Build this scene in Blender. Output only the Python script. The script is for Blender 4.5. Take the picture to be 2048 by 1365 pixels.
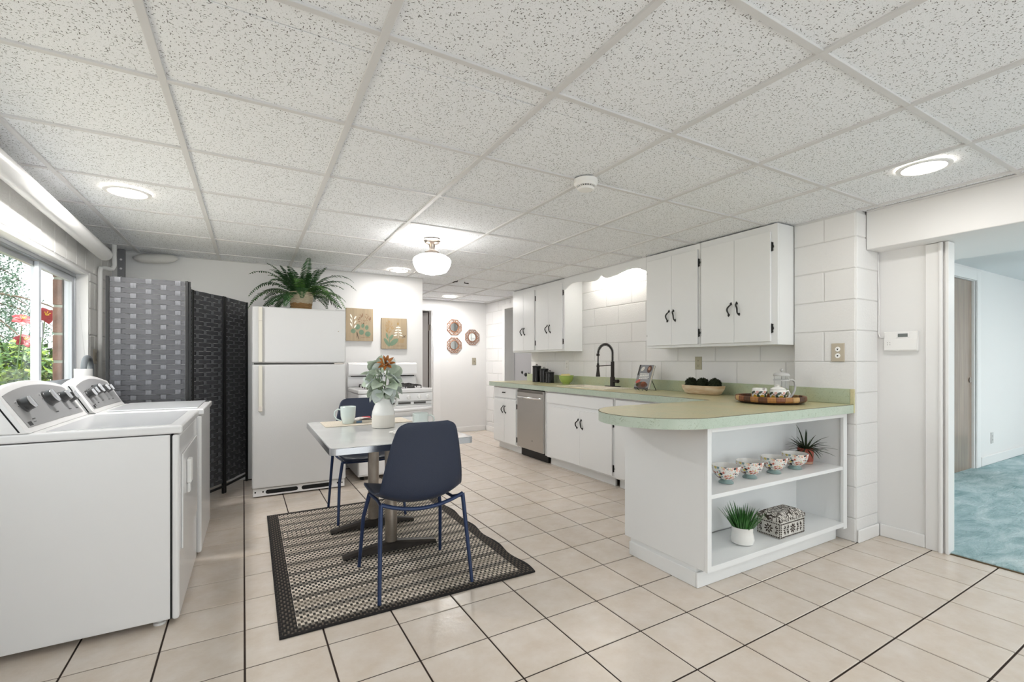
import bpy, bmesh, math, random
from mathutils import Vector, Matrix
random.seed(7)
PI = math.pi
SC = bpy.context.scene
COL = SC.collection
for o in list(bpy.data.objects): bpy.data.objects.remove(o)

# ------------------------------------------------------------------ camera
cam_d = bpy.data.cameras.new('camera'); cam = bpy.data.objects.new('camera', cam_d); COL.objects.link(cam)
cam_d.sensor_width = 36; cam_d.sensor_fit = 'HORIZONTAL'
cam_d.lens = 933.3 / 2048 * 36
cam_d.shift_x = -(1042.86 - 1024) / 2048
cam_d.shift_y = (722.44 - 682.5) / 2048
cam.location = (0, 0, 1.21); cam.rotation_euler = (PI / 2, 0, -math.radians(30.065))
cam_d.clip_start = .05
SC.camera = cam
# ------------------------------------------------------------------ sky, sun, exposure
W = bpy.data.worlds.new('sky'); SC.world = W; W.use_nodes = True
bgn = W.node_tree.nodes['Background']; bgn.inputs[0].default_value = (.93, .97, 1, 1); bgn.inputs[1].default_value = 1.6
sun_d = bpy.data.lights.new('sun', 'SUN'); sun = bpy.data.objects.new('sun', sun_d); COL.objects.link(sun)
sun_d.energy = 6.5; sun_d.angle = .02; sun_d.color = (1, .95, .86)
sun.rotation_euler = Vector((-.36, .2, -.9)).to_track_quat('-Z', 'Y').to_euler()
CAN_W, GLOBE_E, TUBE_E = 9.0, 7.5, 5.0
vs = SC.view_settings
vs.view_transform = 'Standard'; vs.look = 'None'; vs.gamma = 1; vs.use_curve_mapping = False
vs.exposure = 0.9

# ------------------------------------------------------------------ materials
def lin(h):
    h = h.lstrip('#'); r = []
    for i in (0, 2, 4):
        c = int(h[i:i + 2], 16) / 255
        r.append(c / 12.92 if c <= .04045 else ((c + .055) / 1.055) ** 2.4)
    return (r[0], r[1], r[2], 1)
MATS = {}
class NT:
    def __init__(s, name):
        s.m = bpy.data.materials.new(name); s.m.use_nodes = True
        s.t = s.m.node_tree; s.b = s.t.nodes['Principled BSDF']; s.out = s.t.nodes['Material Output']
    def n(s, typ, **kw):
        nd = s.t.nodes.new(typ)
        for k, v in kw.items():
            if k.startswith('i_'):
                key = k[2:]; key = int(key) if key.isdigit() else key
                if isinstance(v, bpy.types.NodeSocket): s.t.links.new(v, nd.inputs[key])
                else: nd.inputs[key].default_value = v
            else: setattr(nd, k, v)
        return nd
    def l(s, a, b): s.t.links.new(a, b)
    def math(s, op, a, b=0.0, c=0.0):
        nd = s.t.nodes.new('ShaderNodeMath'); nd.operation = op
        for i, v in enumerate((a, b, c)):
            if isinstance(v, bpy.types.NodeSocket): s.l(v, nd.inputs[i])
            else: nd.inputs[i].default_value = v
        return nd.outputs[0]
    def mix(s, f, a, b):
        nd = s.t.nodes.new('ShaderNodeMix'); nd.data_type = 'RGBA'
        for i, v in ((0, f), (6, a), (7, b)):
            if isinstance(v, bpy.types.NodeSocket): s.l(v, nd.inputs[i])
            else: nd.inputs[i].default_value = v
        return nd.outputs[2]
    def ramp(s, f, pts, interp='LINEAR'):
        nd = s.t.nodes.new('ShaderNodeValToRGB'); nd.color_ramp.interpolation = interp
        e = nd.color_ramp.elements
        while len(e) < len(pts): e.new(.5)
        for q, (p, c) in zip(e, pts): q.position = p; q.color = c
        s.l(f, nd.inputs[0]); return nd.outputs[0]
    def pos(s): return s.n('ShaderNodeNewGeometry').outputs['Position']
    def obj(s): return s.n('ShaderNodeTexCoord').outputs['Object']
    def scale(s, v, xyz): return s.n('ShaderNodeVectorMath', operation='MULTIPLY', i_0=v, i_1=xyz).outputs[0]
    def bump(s, h, st=.2, d=.01):
        b = s.n('ShaderNodeBump', i_Height=h); b.inputs['Strength'].default_value = st; b.inputs['Distance'].default_value = d
        s.l(b.outputs[0], s.b.inputs['Normal'])
def mat(name, col, rough=.5, metal=0, var=0, vs_=6, bump=0, bs=60, col2=None, coat=0, spec=.5, rnd=0, stretch=None):
    if name in MATS: return MATS[name]
    k = NT(name); c = lin(col)
    k.b.inputs['Base Color'].default_value = c; k.b.inputs['Roughness'].default_value = rough
    k.b.inputs['Metallic'].default_value = metal; k.b.inputs['Coat Weight'].default_value = coat
    k.b.inputs['Specular IOR Level'].default_value = spec
    p = k.obj() if (var or bump or col2) else None
    if stretch: p = k.scale(p, stretch)
    out = None
    if var or col2:
        ns = k.n('ShaderNodeTexNoise', i_Vector=p, i_Scale=vs_, i_Detail=4.0).outputs[0]
        c2 = lin(col2) if col2 else tuple(x * (1 - var) for x in c[:3]) + (1,)
        out = k.mix(k.ramp(ns, [(.35, (0, 0, 0, 1)), (.65, (1, 1, 1, 1))]), c, c2)
    if rnd:
        r = k.n('ShaderNodeObjectInfo').outputs['Random']
        hs = k.n('ShaderNodeHueSaturation', i_Value=k.math('MULTIPLY_ADD', r, rnd, 1 - rnd / 2), i_Color=out if out else c)
        out = hs.outputs[0]
    if out: k.l(out, k.b.inputs['Base Color'])
    if bump:
        k.bump(k.n('ShaderNodeTexNoise', i_Vector=p, i_Scale=bs, i_Detail=3.0).outputs[0], bump)
    MATS[name] = k.m; return k.m
def emit(name, col, st):
    k = NT(name); k.b.inputs['Base Color'].default_value = lin(col)
    k.b.inputs['Emission Color'].default_value = lin(col); k.b.inputs['Emission Strength'].default_value = st
    MATS[name] = k.m; return k.m
def pane_mat():
    k = NT('window glass'); t = k.t
    tr = k.n('ShaderNodeBsdfTransparent'); tr.inputs[0].default_value = (.97, .985, .98, 1)
    gl = k.n('ShaderNodeBsdfGlossy'); gl.inputs['Roughness'].default_value = .02
    lw = k.n('ShaderNodeLayerWeight'); fr = k.t.nodes.new('ShaderNodeMath'); fr.operation = 'MULTIPLY_ADD'; k.l(k.math('POWER', lw.outputs['Facing'], 4.0), fr.inputs[0]); fr.inputs[1].default_value = .35; fr.inputs[2].default_value = .02
    mx = k.n('ShaderNodeMixShader'); k.l(fr.outputs[0], mx.inputs[0]); k.l(tr.outputs[0], mx.inputs[1]); k.l(gl.outputs[0], mx.inputs[2])
    k.l(mx.outputs[0], k.out.inputs[0]); return k.m
GLASS = pane_mat()

WALL = mat('white wall paint', '#ecebea', .55, bump=.05, bs=30)
BLOCK = mat('painted block', '#ecebea', .5, bump=.25, bs=70)
JOINT = mat('painted joint', '#dcdbd9', .6, bump=.2, bs=60)
TRIM = mat('white trim', '#f0efee', .35)
CAB = mat('white cabinet paint', '#eff0f0', .35, bump=.03, bs=20)
APPL = mat('white enamel', '#eeeded', .22, coat=.3)
APPL2 = mat('white appliance plastic', '#f1f0ee', .35)
BLACK = mat('black iron', '#141312', .4)
DARK = mat('dark gap', '#0c0c0c', .8)
CHROME = mat('chrome', '#d8d8da', .12, 1)
STEEL = mat('brushed steel', '#b9b6b2', .32, 1, bump=.05, bs=40, stretch=(1, 60, 1))
NICKEL = mat('brushed nickel', '#b7aca2', .28, 1)
NAVY = mat('navy plastic', '#2a3348', .45, bump=.08, bs=300)
NAVYM = mat('navy metal', '#25365a', .35, .3)
BRONZE = mat('dark bronze', '#2c2622', .35, .5)
BEIGEP = mat('beige plate', '#c2b7a3', .45)
WHITEC = mat('white ceramic', '#f2f0ec', .15, coat=.5)

def speckle():
    k = NT('acoustic panel'); p = k.pos()
    base = lin('#f3f5f8')
    wob = k.n('ShaderNodeTexNoise', i_Vector=p, i_Scale=22.0, i_Detail=2.0).outputs['Color']
    pv = k.n('ShaderNodeVectorMath', operation='MULTIPLY_ADD', i_0=wob, i_1=(.022, .022, 0), i_2=p).outputs[0]
    def lay(sc, xyz, th):
        v = k.n('ShaderNodeTexVoronoi', i_Vector=k.scale(pv, xyz), i_Scale=sc).outputs['Distance']
        return k.math('LESS_THAN', v, th)
    a = lay(145.0, (1, .45, 0), .215); b = lay(135.0, (.4, 1.1, 0), .205); c = lay(230.0, (1, 1, 0), .2)
    m = k.n('ShaderNodeTexNoise', i_Vector=p, i_Scale=60.0, i_Detail=2.0).outputs[0]
    a = k.math('MULTIPLY', a, k.math('GREATER_THAN', m, .42)); b = k.math('MULTIPLY', b, k.math('LESS_THAN', m, .56))
    h = k.math('MAXIMUM', k.math('MAXIMUM', a, b), k.math('MULTIPLY', c, .5))
    k.l(k.mix(k.math('MULTIPLY', h, .85), base, lin('#45433f')), k.b.inputs['Base Color'])
    k.b.inputs['Roughness'].default_value = .9
    k.bump(k.math('SUBTRACT', 1.0, h), .5, .003); return k.m
PANEL = speckle()
def tile_mat():
    k = NT('beige floor tile'); p = k.pos()
    n1 = k.n('ShaderNodeTexNoise', i_Vector=p, i_Scale=7.0, i_Detail=6.0, i_Roughness=.65).outputs[0]
    r = k.n('ShaderNodeObjectInfo').outputs['Random']
    c = k.mix(k.ramp(n1, [(.35, (0, 0, 0, 1)), (.7, (1, 1, 1, 1))]), lin('#d8cabb'), lin('#e2d8ce'))
    hs = k.n('ShaderNodeHueSaturation', i_Value=k.math('MULTIPLY_ADD', r, .07, .965), i_Color=c)
    k.l(hs.outputs[0], k.b.inputs['Base Color']); k.b.inputs['Roughness'].default_value = .24
    k.bump(k.n('ShaderNodeTexNoise', i_Vector=p, i_Scale=28.0, i_Detail=5.0).outputs[0], .22, .006); return k.m
TILE = tile_mat()
GROUT = mat('dark grout', '#33241b', .9, var=.3, vs_=20)
def lam_mat(name, c1, c2, c3):
    k = NT(name); p = k.pos()
    n = k.n('ShaderNodeTexNoise', i_Vector=p, i_Scale=5.0, i_Detail=5.0, i_Distortion=1.0).outputs[0]
    c = k.mix(k.ramp(n, [(.35, (0, 0, 0, 1)), (.65, (1, 1, 1, 1))]), lin(c1), lin(c2))
    n2 = k.n('ShaderNodeTexNoise', i_Vector=p, i_Scale=16.0, i_Detail=3.0, i_Distortion=2.5).outputs[0]
    v = k.math('LESS_THAN', k.math('ABSOLUTE', k.math('SUBTRACT', n2, .5)), .006)
    k.l(k.mix(k.math('MULTIPLY', v, .6), c, lin(c3)), k.b.inputs['Base Color'])
    k.b.inputs['Roughness'].default_value = .28; return k.m
LAM = lam_mat('green laminate', '#d3c79c', '#c6c39a', '#8d9060')  # worktop: yellow-beige puts the warm light into the green laminate's colour
LAMB = lam_mat('green laminate splash', '#b9be9d', '#b6c2a9', '#7c8656')
LAME = lam_mat('green laminate edge', '#b9c7b7', '#c1ccbd', '#7c8a68')
def rug_mat():
    k = NT('woven rug'); s = k.n('ShaderNodeSeparateXYZ', i_0=k.obj()); x, y = s.outputs[0], s.outputs[1]
    row = k.math('FLOOR', k.math('DIVIDE', y, .0215))
    u = k.math('ADD', k.math('DIVIDE', x, .028), k.math('MULTIPLY', k.math('MODULO', row, 2.0), .5))
    fr = k.math('FRACT', k.math('ADD', u, 100.0)); lt = k.math('LESS_THAN', fr, .58)
    ph = k.math('FRACT', k.math('ADD', k.math('DIVIDE', row, 7.0), 100.0))
    blackrow = k.math('MULTIPLY', k.math('LESS_THAN', ph, .2), .85)
    wn = k.n('ShaderNodeTexWhiteNoise', noise_dimensions='1D', i_W=row).outputs[0]
    light = k.mix(wn, lin('#e2d8ca'), lin('#b3a798'))
    dk = k.mix(wn, lin('#171412'), lin('#6f665c'))
    c = k.mix(lt, dk, light)
    c = k.mix(k.math('MULTIPLY', blackrow, k.math('SUBTRACT', 1.0, k.math('MULTIPLY', lt, .35))), c, lin('#12100f'))
    ax = k.math('ABSOLUTE', x); ay = k.math('ABSOLUTE', y)
    bd = k.math('MAXIMUM', k.math('GREATER_THAN', ax, .65 - .075), k.math('GREATER_THAN', ay, .925 - .045))
    dot = k.math('LESS_THAN', fr, .28)
    c = k.mix(bd, c, k.mix(dot, lin('#161210'), lin('#5d5248')))
    ed = k.math('MAXIMUM', k.math('GREATER_THAN', ax, .65 - .012), k.math('GREATER_THAN', ay, .925 - .012))
    c = k.mix(ed, c, lin('#151110'))
    k.l(c, k.b.inputs['Base Color']); k.b.inputs['Roughness'].default_value = .85
    fy = k.math('FRACT', k.math('ADD', k.math('DIVIDE', y, .0215), 100.0))
    hh = k.math('MULTIPLY', k.math('SINE', k.math('MULTIPLY', fy, PI)), k.math('SINE', k.math('MULTIPLY', fr, PI)))
    k.bump(hh, .6, .004); return k.m

# ------------------------------------------------------------------ mesh helper
class MB:
    def __init__(s): s.v = []; s.f = []
    def add(s, vs, fs):
        b = len(s.v); s.v += [tuple(x) for x in vs]; s.f += [tuple(i + b for i in f) for f in fs]; return s
    def box(s, x0, x1, y0, y1, z0, z1):
        return s.add([(x, y, z) for z in (z0, z1) for y in (y0, y1) for x in (x0, x1)],
                     [(0, 2, 3, 1), (4, 5, 7, 6), (0, 1, 5, 4), (2, 6, 7, 3), (0, 4, 6, 2), (1, 3, 7, 5)])
    def chamf(s, x0, x1, y0, y1, z0, z1, c, axis=2, sign=1):
        # box with the edges of one face chamfered (face at the sign end of axis)
        lo = [x0, y0, z0]; hi = [x1, y1, z1]; a, b = [i for i in range(3) if i != axis]
        top = hi[axis] if sign > 0 else lo[axis]; bot = lo[axis] if sign > 0 else hi[axis]
        def ring(d, t):
            r = []
            for (p, q) in ((lo[a] + d, lo[b] + d), (hi[a] - d, lo[b] + d), (hi[a] - d, hi[b] - d), (lo[a] + d, hi[b] - d)):
                w = [0, 0, 0]; w[a] = p; w[b] = q; w[axis] = t; r.append(tuple(w))
            return r
        vs = ring(0, bot) + ring(0, top - sign * c) + ring(c, top)
        fs = [(3, 2, 1, 0), (8, 9, 10, 11)]
        for k in (0, 4):
            for i in range(4): fs.append((k + i, k + (i + 1) % 4, k + 4 + (i + 1) % 4, k + 4 + i))
        return s.add(vs, fs)
    def prism(s, poly, axis, a, b):
        n = len(poly); vs = []
        for t in (a, b):
            for (p, q) in poly: vs.append({'x': (t, p, q), 'y': (p, t, q), 'z': (p, q, t)}[axis])
        return s.add(vs, [tuple(range(n))[::-1], tuple(range(n, 2 * n))] + [(i, (i + 1) % n, n + (i + 1) % n, n + i) for i in range(n)])
    def lathe(s, prof, seg=32, c=(0, 0, 0), axis='z', closed=False, sx=1, sy=1, cap=True):
        vs = []; n = len(prof)
        for k in range(seg):
            a = 2 * PI * k / seg
            for r, z in prof:
                p = (r * math.cos(a) * sx, r * math.sin(a) * sy, z)
                if axis == 'x': p = (p[2], p[0], p[1])
                elif axis == 'y': p = (p[0], p[2], p[1])
                vs.append((p[0] + c[0], p[1] + c[1], p[2] + c[2]))
        fs = []
        for k in range(seg):
            for i in range(n if closed else n - 1):
                j = (i + 1) % n
                a, b, cc, d = k * n + i, ((k + 1) % seg) * n + i, ((k + 1) % seg) * n + j, k * n + j
                fs.append((a, b, cc, d))
        if not closed and cap:
            if prof[0][0] > 1e-6: fs.append(tuple(k * n for k in range(seg))[::-1])
            if prof[-1][0] > 1e-6: fs.append(tuple(k * n + n - 1 for k in range(seg)))
        return s.add(vs, fs)
    def cyl(s, c, r, h, seg=24, axis='z', r2=None):
        return s.lathe([(r, 0), (r if r2 is None else r2, h)], seg, c, axis)
    def tube(s, pts, r, seg=10, closed=False, flat=1.0):
        P = [Vector(p) for p in pts]; n = len(P); R = r if isinstance(r, (list, tuple)) else [r] * n
        vs = []; u = None
        for i in range(n):
            if closed: t = (P[(i + 1) % n] - P[i - 1]).normalized()
            else: t = (P[min(i + 1, n - 1)] - P[max(i - 1, 0)]).normalized()
            if u is None:
                u = t.orthogonal().normalized()
            u = (u - t * u.dot(t)).normalized(); w = t.cross(u)
            for k in range(seg):
                a = 2 * PI * k / seg; vs.append(P[i] + (u * math.cos(a) + w * math.sin(a) * flat) * R[i])
        fs = []
        for i in range(n if closed else n - 1):
            for k in range(seg):
                j = (i + 1) % n
                fs.append((i * seg + k, i * seg + (k + 1) % seg, j * seg + (k + 1) % seg, j * seg + k))
        if not closed: fs += [tuple(range(seg))[::-1], tuple(range((n - 1) * seg, n * seg))]
        return s.add(vs, fs)
    def grid(s, fn, nu, nv):
        vs = [fn(i / nu, j / nv) for i in range(nu + 1) for j in range(nv + 1)]
        return s.add(vs, [(i * (nv + 1) + j, (i + 1) * (nv + 1) + j, (i + 1) * (nv + 1) + j + 1, i * (nv + 1) + j + 1) for i in range(nu) for j in range(nv)])
    def sphere(s, c, r, seg=16, rings=10, sz=1):
        return s.lathe([(max(r * math.sin(PI * i / rings), 1e-7), -r * sz * math.cos(PI * i / rings)) for i in range(rings + 1)], seg, c)
    def xf(s, M):
        s.v = [tuple(M @ Vector(v)) for v in s.v]; return s
    def mesh(s, name, recalc=True):
        me = bpy.data.meshes.new(name); me.from_pydata(s.v, [], s.f)
        if recalc:
            bm = bmesh.new(); bm.from_mesh(me)
            bmesh.ops.remove_doubles(bm, verts=bm.verts, dist=1e-6)
            bmesh.ops.recalc_face_normals(bm, faces=bm.faces); bm.to_mesh(me); bm.free()
        return me
def wl(o):
    v = Vector((0, 0, 0))
    while o: v += o.location; o = o.parent
    return v
def ob(name, m, material, parent=None, w=True, bev=0, smooth=False, seg=2, loc=None, ang=35, recalc=True):
    """one mesh object; w: vertices are world coordinates, made local to the parent"""
    if isinstance(m, MB):
        if w and parent is not None:
            d = wl(parent); m = MB().add([(x - d.x, y - d.y, z - d.z) for x, y, z in m.v], m.f)
        me = m.mesh(name, recalc)
    else: me = m
    if material and not me.materials: me.materials.append(material)
    if smooth:
        me.polygons.foreach_set('use_smooth', [True] * len(me.polygons)); me.set_sharp_from_angle(angle=math.radians(ang))
    o = bpy.data.objects.new(name, me); COL.objects.link(o)
    if parent is not None: o.parent = parent
    if loc: o.location = loc
    if bev:
        b = o.modifiers.new('bevel', 'BEVEL'); b.width = bev; b.segments = seg; b.limit_method = 'ANGLE'; b.angle_limit = math.radians(40)
    return o
def tag(o, label, cat, group=None, kind=None):
    o['label'] = label; o['category'] = cat
    if group: o['group'] = group
    if kind: o['kind'] = kind
    return o
def thing(name, label, cat, loc=(0, 0, 0), rz=0, group=None, kind=None):
    o = bpy.data.objects.new(name, None); COL.objects.link(o); o.empty_display_size = .1
    o.location = loc; o.rotation_euler = (0, 0, rz); return tag(o, label, cat, group, kind)
def dup(o, parent=None):
    c = o.copy(); COL.objects.link(c); c.parent = parent
    for ch in o.children: dup(ch, c)
    return c
def arc(c, r, a0, a1, n, f): return [f(c[0] + r * math.cos(a0 + (a1 - a0) * i / n), c[1] + r * math.sin(a0 + (a1 - a0) * i / n)) for i in range(n + 1)]

FW = Vector((math.sin(math.radians(30.065)), math.cos(math.radians(30.065)), 0)); RT = Vector((FW.y, -FW.x, 0))
CEIL = 2.21

# =================================================================== SETTING
def rects_minus(a0, a1, b0, b1, holes):
    rs = [(a0, a1, b0, b1)]
    for (h0, h1, g0, g1) in holes:
        out = []
        for (p0, p1, q0, q1) in rs:
            if h1 <= p0 or h0 >= p1 or g1 <= q0 or g0 >= q1: out.append((p0, p1, q0, q1)); continue
            if h0 > p0: out.append((p0, h0, q0, q1))
            if h1 < p1: out.append((h1, p1, q0, q1))
            m0, m1 = max(p0, h0), min(p1, h1)
            if g0 > q0: out.append((m0, m1, q0, g0))
            if g1 < q1: out.append((m0, m1, g1, q1))
        rs = out
    return rs
def wall(name, label, axis, t0, t1, a0, a1, z0, z1, holes=(), material=None):
    m = MB()
    for (p0, p1, q0, q1) in rects_minus(a0, a1, z0, z1, holes):
        if axis == 'x': m.box(t0, t1, p0, p1, q0, q1)
        else: m.box(p0, p1, t0, t1, q0, q1)
    return tag(ob(name, m, material or WALL), label, 'wall', kind='structure')
BC = {}
def block(parent, axis, sign, plane, a0, a1, z0, z1, gap=.004, proud=.005, material=None, name='block'):
    """one building block proud of the wall plane; axis is the wall normal"""
    w, h = round(a1 - a0 - 2 * gap, 4), round(z1 - z0 - 2 * gap, 4)
    if w < .015 or h < .015: return
    key = (axis, sign, w, h, proud, material.name if material else '')
    if key not in BC:
        m = MB(); d = proud + .012
        if axis == 'x': m.chamf(min(0, sign * d), max(0, sign * d), -w / 2, w / 2, -h / 2, h / 2, .0035, 0, sign)
        else: m.chamf(-w / 2, w / 2, min(0, sign * d), max(0, sign * d), -h / 2, h / 2, .0035, 1, sign)
        BC[key] = m.mesh(name); BC[key].materials.append(material or BLOCK)
    c = (plane - sign * .012, (a0 + a1) / 2, (z0 + z1) / 2) if axis == 'x' else ((a0 + a1) / 2, plane - sign * .012, (z0 + z1) / 2)
    o = bpy.data.objects.new(name, BC[key]); COL.objects.link(o); o.parent = parent
    d = wl(parent); o.location = (c[0] - d.x, c[1] - d.y, c[2] - d.z); return o
def courses(z0, z1, ref=1.205, h=.2095):
    k = math.floor((z0 - ref) / h); out = []
    while ref + k * h < z1 - .01:
        a, b = max(z0, ref + k * h), min(z1, ref + (k + 1) * h)
        if b - a > .02: out.append((k, a, b))
        k += 1
    return out
def block_run(parent, axis, sign, plane, a0, a1, z0, z1, holes=(), L=.42, off=0, **kw):
    for k, c0, c1 in courses(z0, z1):
        x = a0 - L + (off if k % 2 else off + L / 2) % L
        while x < a1:
            p0, p1 = max(x, a0), min(x + L, a1); x += L
            if p1 - p0 < .03: continue
            for (q0, q1, r0, r1) in rects_minus(p0, p1, c0, c1, holes):
                block(parent, axis, sign, plane, q0, q1, r0, r1, **kw)

XW, XP, XT = 3.56, 3.483, 3.777      # block wall, pilaster, thermostat wall
YB, YH = 5.53, 7.38                  # fridge wall, hall end wall
# right-hand block wall, with the doorway near the hall end
hole = (5.86, 6.66, 0, 2.05)
wr = wall('wall_right', 'white painted concrete block wall behind the kitchen counter and cabinets', 'x', XW, XW + .2, 1.98, YH + .12, 0, 2.3, [hole], JOINT)
block_run(wr, 'x', -1, XW, 1.985, YH, 0, 2.205, [hole], off=.1)
pil = ob('pilaster', MB().box(XP, XT + .05, 1.572, 1.98, 0, 2.3), JOINT, wr)
for k, c0, c1 in courses(0, 2.205):
    if k % 2 == 0:
        block(pil, 'x', -1, XP, 1.572, 1.772, c0, c1, gap=.003); block(pil, 'x', -1, XP, 1.772, 1.98, c0, c1, gap=.003)
    else: block(pil, 'x', -1, XP, 1.572, 1.98, c0, c1, gap=.003)
    block(pil, 'y', -1, 1.572, XP, XT - .005, c0, c1, gap=.003)
wt = wall('wall_entry', 'smooth white wall with the thermostat beside the carpeted room', 'x', XT, XT + .07, 1.20, 1.60, 0, 2.3)
wall('wall_back', 'smooth white wall behind the refrigerator and stove', 'y', YB, YB + .15, -1.35, 1.807, 0, 2.3)
wall('wall_hall_left', 'white hall wall hidden behind the stove wall corner', 'x', 1.657, 1.807, YB + .15, YH + .12, 0, 2.3)
wall('wall_hall_end', 'white end wall of the hall carrying three rattan mirrors', 'y', YH, YH + .12, 1.807, XW, 0, 2.3, [(1.86, 2.58, 0, 2.05)])
wall('wall_rear', 'unseen white rear wall with added glazed doors for fill daylight', 'y', -2.7, -2.55, -1.35, 3.9, 0, 2.3, [(-.6, 3.4, .04, 2.1)])  # wide opening added so sky light fills the room from behind
wl_h = (1.5, 4.86, .99, 1.9)
left = wall('wall_left', 'white painted block wall with the garden window above the washer and dryer', 'x', -1.24, -1.1, -2.7, YB, 0, 2.3, [wl_h], JOINT)
WB = mat('left wall blocks', '#ebe9e5', .55, bump=.3, bs=70)
block_run(left, 'x', 1, -1.1, 3.4, YB, 0, 1.905, [(1.5, 4.864, .985, 1.905)], L=.42, off=.12, material=WB)
y = 2.6
while y < YB - .02:
    block(left, 'x', 1, -1.1, y, min(y + .215, YB), 1.905, 2.205, material=WB); y += .215
BRN = mat('brown brick', '#8a6a5c', .9, var=.35, vs_=14, bump=.6, bs=60, rnd=.25)
MOR = mat('grey green mortar', '#a3ab9f', .9, bump=.4)
rv = ob('outer_leaf', MB().box(-1.287, -1.24, 4.80, YB, .4, 2.3).box(-1.287, -1.24, -2.7, 4.80, 1.87, 2.3).box(-1.287, -1.24, -2.7, 4.80, .4, .99), MOR, left)
for k, c0, c1 in courses(.5, 1.9):
    block(rv, 'y', -1, 4.80, -1.30, -1.228, c0, c1, gap=.010, proud=.012, material=BRN, name='brick')
y = 1.6
while y < 4.75:
    o = ob('lintel_brick', MB().chamf(-1.29, -1.24, y + .01, y + .2, 1.855, 1.88, .004, 2, -1), BRN, rv); y += .21
# header beam and wide soffit above the opening to the carpeted room
tag(ob('trim_1', MB().box(3.6, 4.53, -2.55, 1.565, 1.962, 2.3), WALL, bev=.006), 'deep white painted beam above the opening to the carpeted room', 'beam', kind='structure')
# casing at the end of the thermostat wall
c = thing('trim_2', 'white door casing where the kitchen tile meets the teal carpet', 'door casing', (XT, 1.2, 0), kind='structure')
ob('casing_board', MB().box(XT - .016, XT - .001, 1.212, 1.30, 0, 1.958), TRIM, c, bev=.004)
ob('casing_bead', MB().lathe([(.012, 0), (.012, 1.958)], 12, (XT - .016, 1.222, 0)), TRIM, c, smooth=True)
ob('jamb', MB().box(XT - .02, XT + .072, 1.182, 1.199, 0, 1.958), TRIM, c, bev=.003)
# baseboards
def baseboard(name, label, m): return tag(ob(name, m, TRIM, bev=.006), label, 'baseboard', kind='structure')
baseboard('baseboard_entry', 'white baseboard under the thermostat', MB().box(XT - .014, XT - .001, 1.302, 1.555, 0, .085).box(XP, XT - .014, 1.553, 1.566, 0, .085))
baseboard('baseboard_hall', 'white baseboard on the hall end wall below the mirrors', MB().box(2.72, XW - .02, YH - .015, YH - .001, 0, .09))
baseboard('baseboard_hall_right', 'white baseboard on the block wall beside the hall corner', MB().box(XW - .02, XW - .006, 6.76, YH - .016, 0, .09))
# ---- floor
floor = tag(ob('floor', MB().box(-1.24, 3.785, -2.55, YH + 1.2, -.12, -.0035), GROUT), 'kitchen floor of beige ceramic tiles with dark grout', 'floor', kind='structure')
TX, TY, TO, TR = .305, .3043, Vector((-.022, 2.1324, 0)), math.radians(.742)
g = .0036
tme = MB().chamf(-TX / 2 + g, TX / 2 - g, -TY / 2 + g, TY / 2 - g, -.006, 0, .0022).mesh('floor_tile'); tme.materials.append(TILE)
cand = []; RM = Matrix.Rotation(TR, 3, 'Z')
for i in range(-5, 14):
    for j in range(-16, 21):
        p = TO + RM @ Vector(((i + .5) * TX, (j + .5) * TY, 0))
        if not (-1.22 < p.x < (3.93 if p.y < 1.7 else 3.66) and -2.4 < p.y < 8.0) or (p.y > YB + .1 and p.x < 1.7): continue
        d = p.dot(FW); u = 1042.9 + 933.3 * p.dot(RT) / max(d, .01); v = 722.4 + 933.3 * 1.21 / max(d, .01)
        vis = d > .6 and -150 < u < 2200 and v < 1500
        if vis and p.x < -.35 and 2.7 < p.y: vis = False
        cand.append((d if vis else 100 + d, p))
cand.sort(key=lambda q: q[0]); rest = MB()
for k, (d, p) in enumerate(cand):
    if k < 300 and d < 100:
        o = bpy.data.objects.new('floor_tile', tme); COL.objects.link(o); o.parent = floor; o.location = p; o.rotation_euler = (0, 0, TR)
    else:
        q = MB().chamf(-TX / 2 + g, TX / 2 - g, -TY / 2 + g, TY / 2 - g, -.006, 0, .0022)
        q.xf(Matrix.Translation(p) @ Matrix.Rotation(TR, 4, 'Z')); rest.add(q.v, q.f)
q = ob('floor_tile', rest, TILE, floor); q['kind'] = 'stuff'
# ---- ceiling
CW = mat('ceiling void', '#5a5855', .9)
ceil = tag(ob('ceiling', MB().box(-1.35, 3.9, -2.7, YH + .12, 2.245, 2.4), CW), 'suspended ceiling of speckled acoustic panels in a white metal grid', 'ceiling', kind='structure')
GX, GY, GS = -.2732, .8261, .628
xs = [GX + GS * i for i in range(-1, 7)]; ys = [GY + .6285 * j for j in range(-5, 11)]
PCACHE = {}
def cpanel(x0, x1, y0, y1):
    w, h = round(x1 - x0, 3), round(y1 - y0, 3)
    if w < .02 or h < .02: return
    if (w, h) not in PCACHE:
        PCACHE[(w, h)] = MB().chamf(-w / 2, w / 2, -h / 2, h / 2, 0, .016, .001, 2, -1).mesh('ceiling_panel'); PCACHE[(w, h)].materials.append(PANEL)
    o = bpy.data.objects.new('ceiling_panel', PCACHE[(w, h)]); COL.objects.link(o); o.parent = ceil
    o.location = ((x0 + x1) / 2, (y0 + y1) / 2, CEIL + .009); o.rotation_euler = (random.uniform(-.002, .002), random.uniform(-.002, .002), 0)
GRID = mat('white grid bar', '#d9d8d8', .5)
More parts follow.
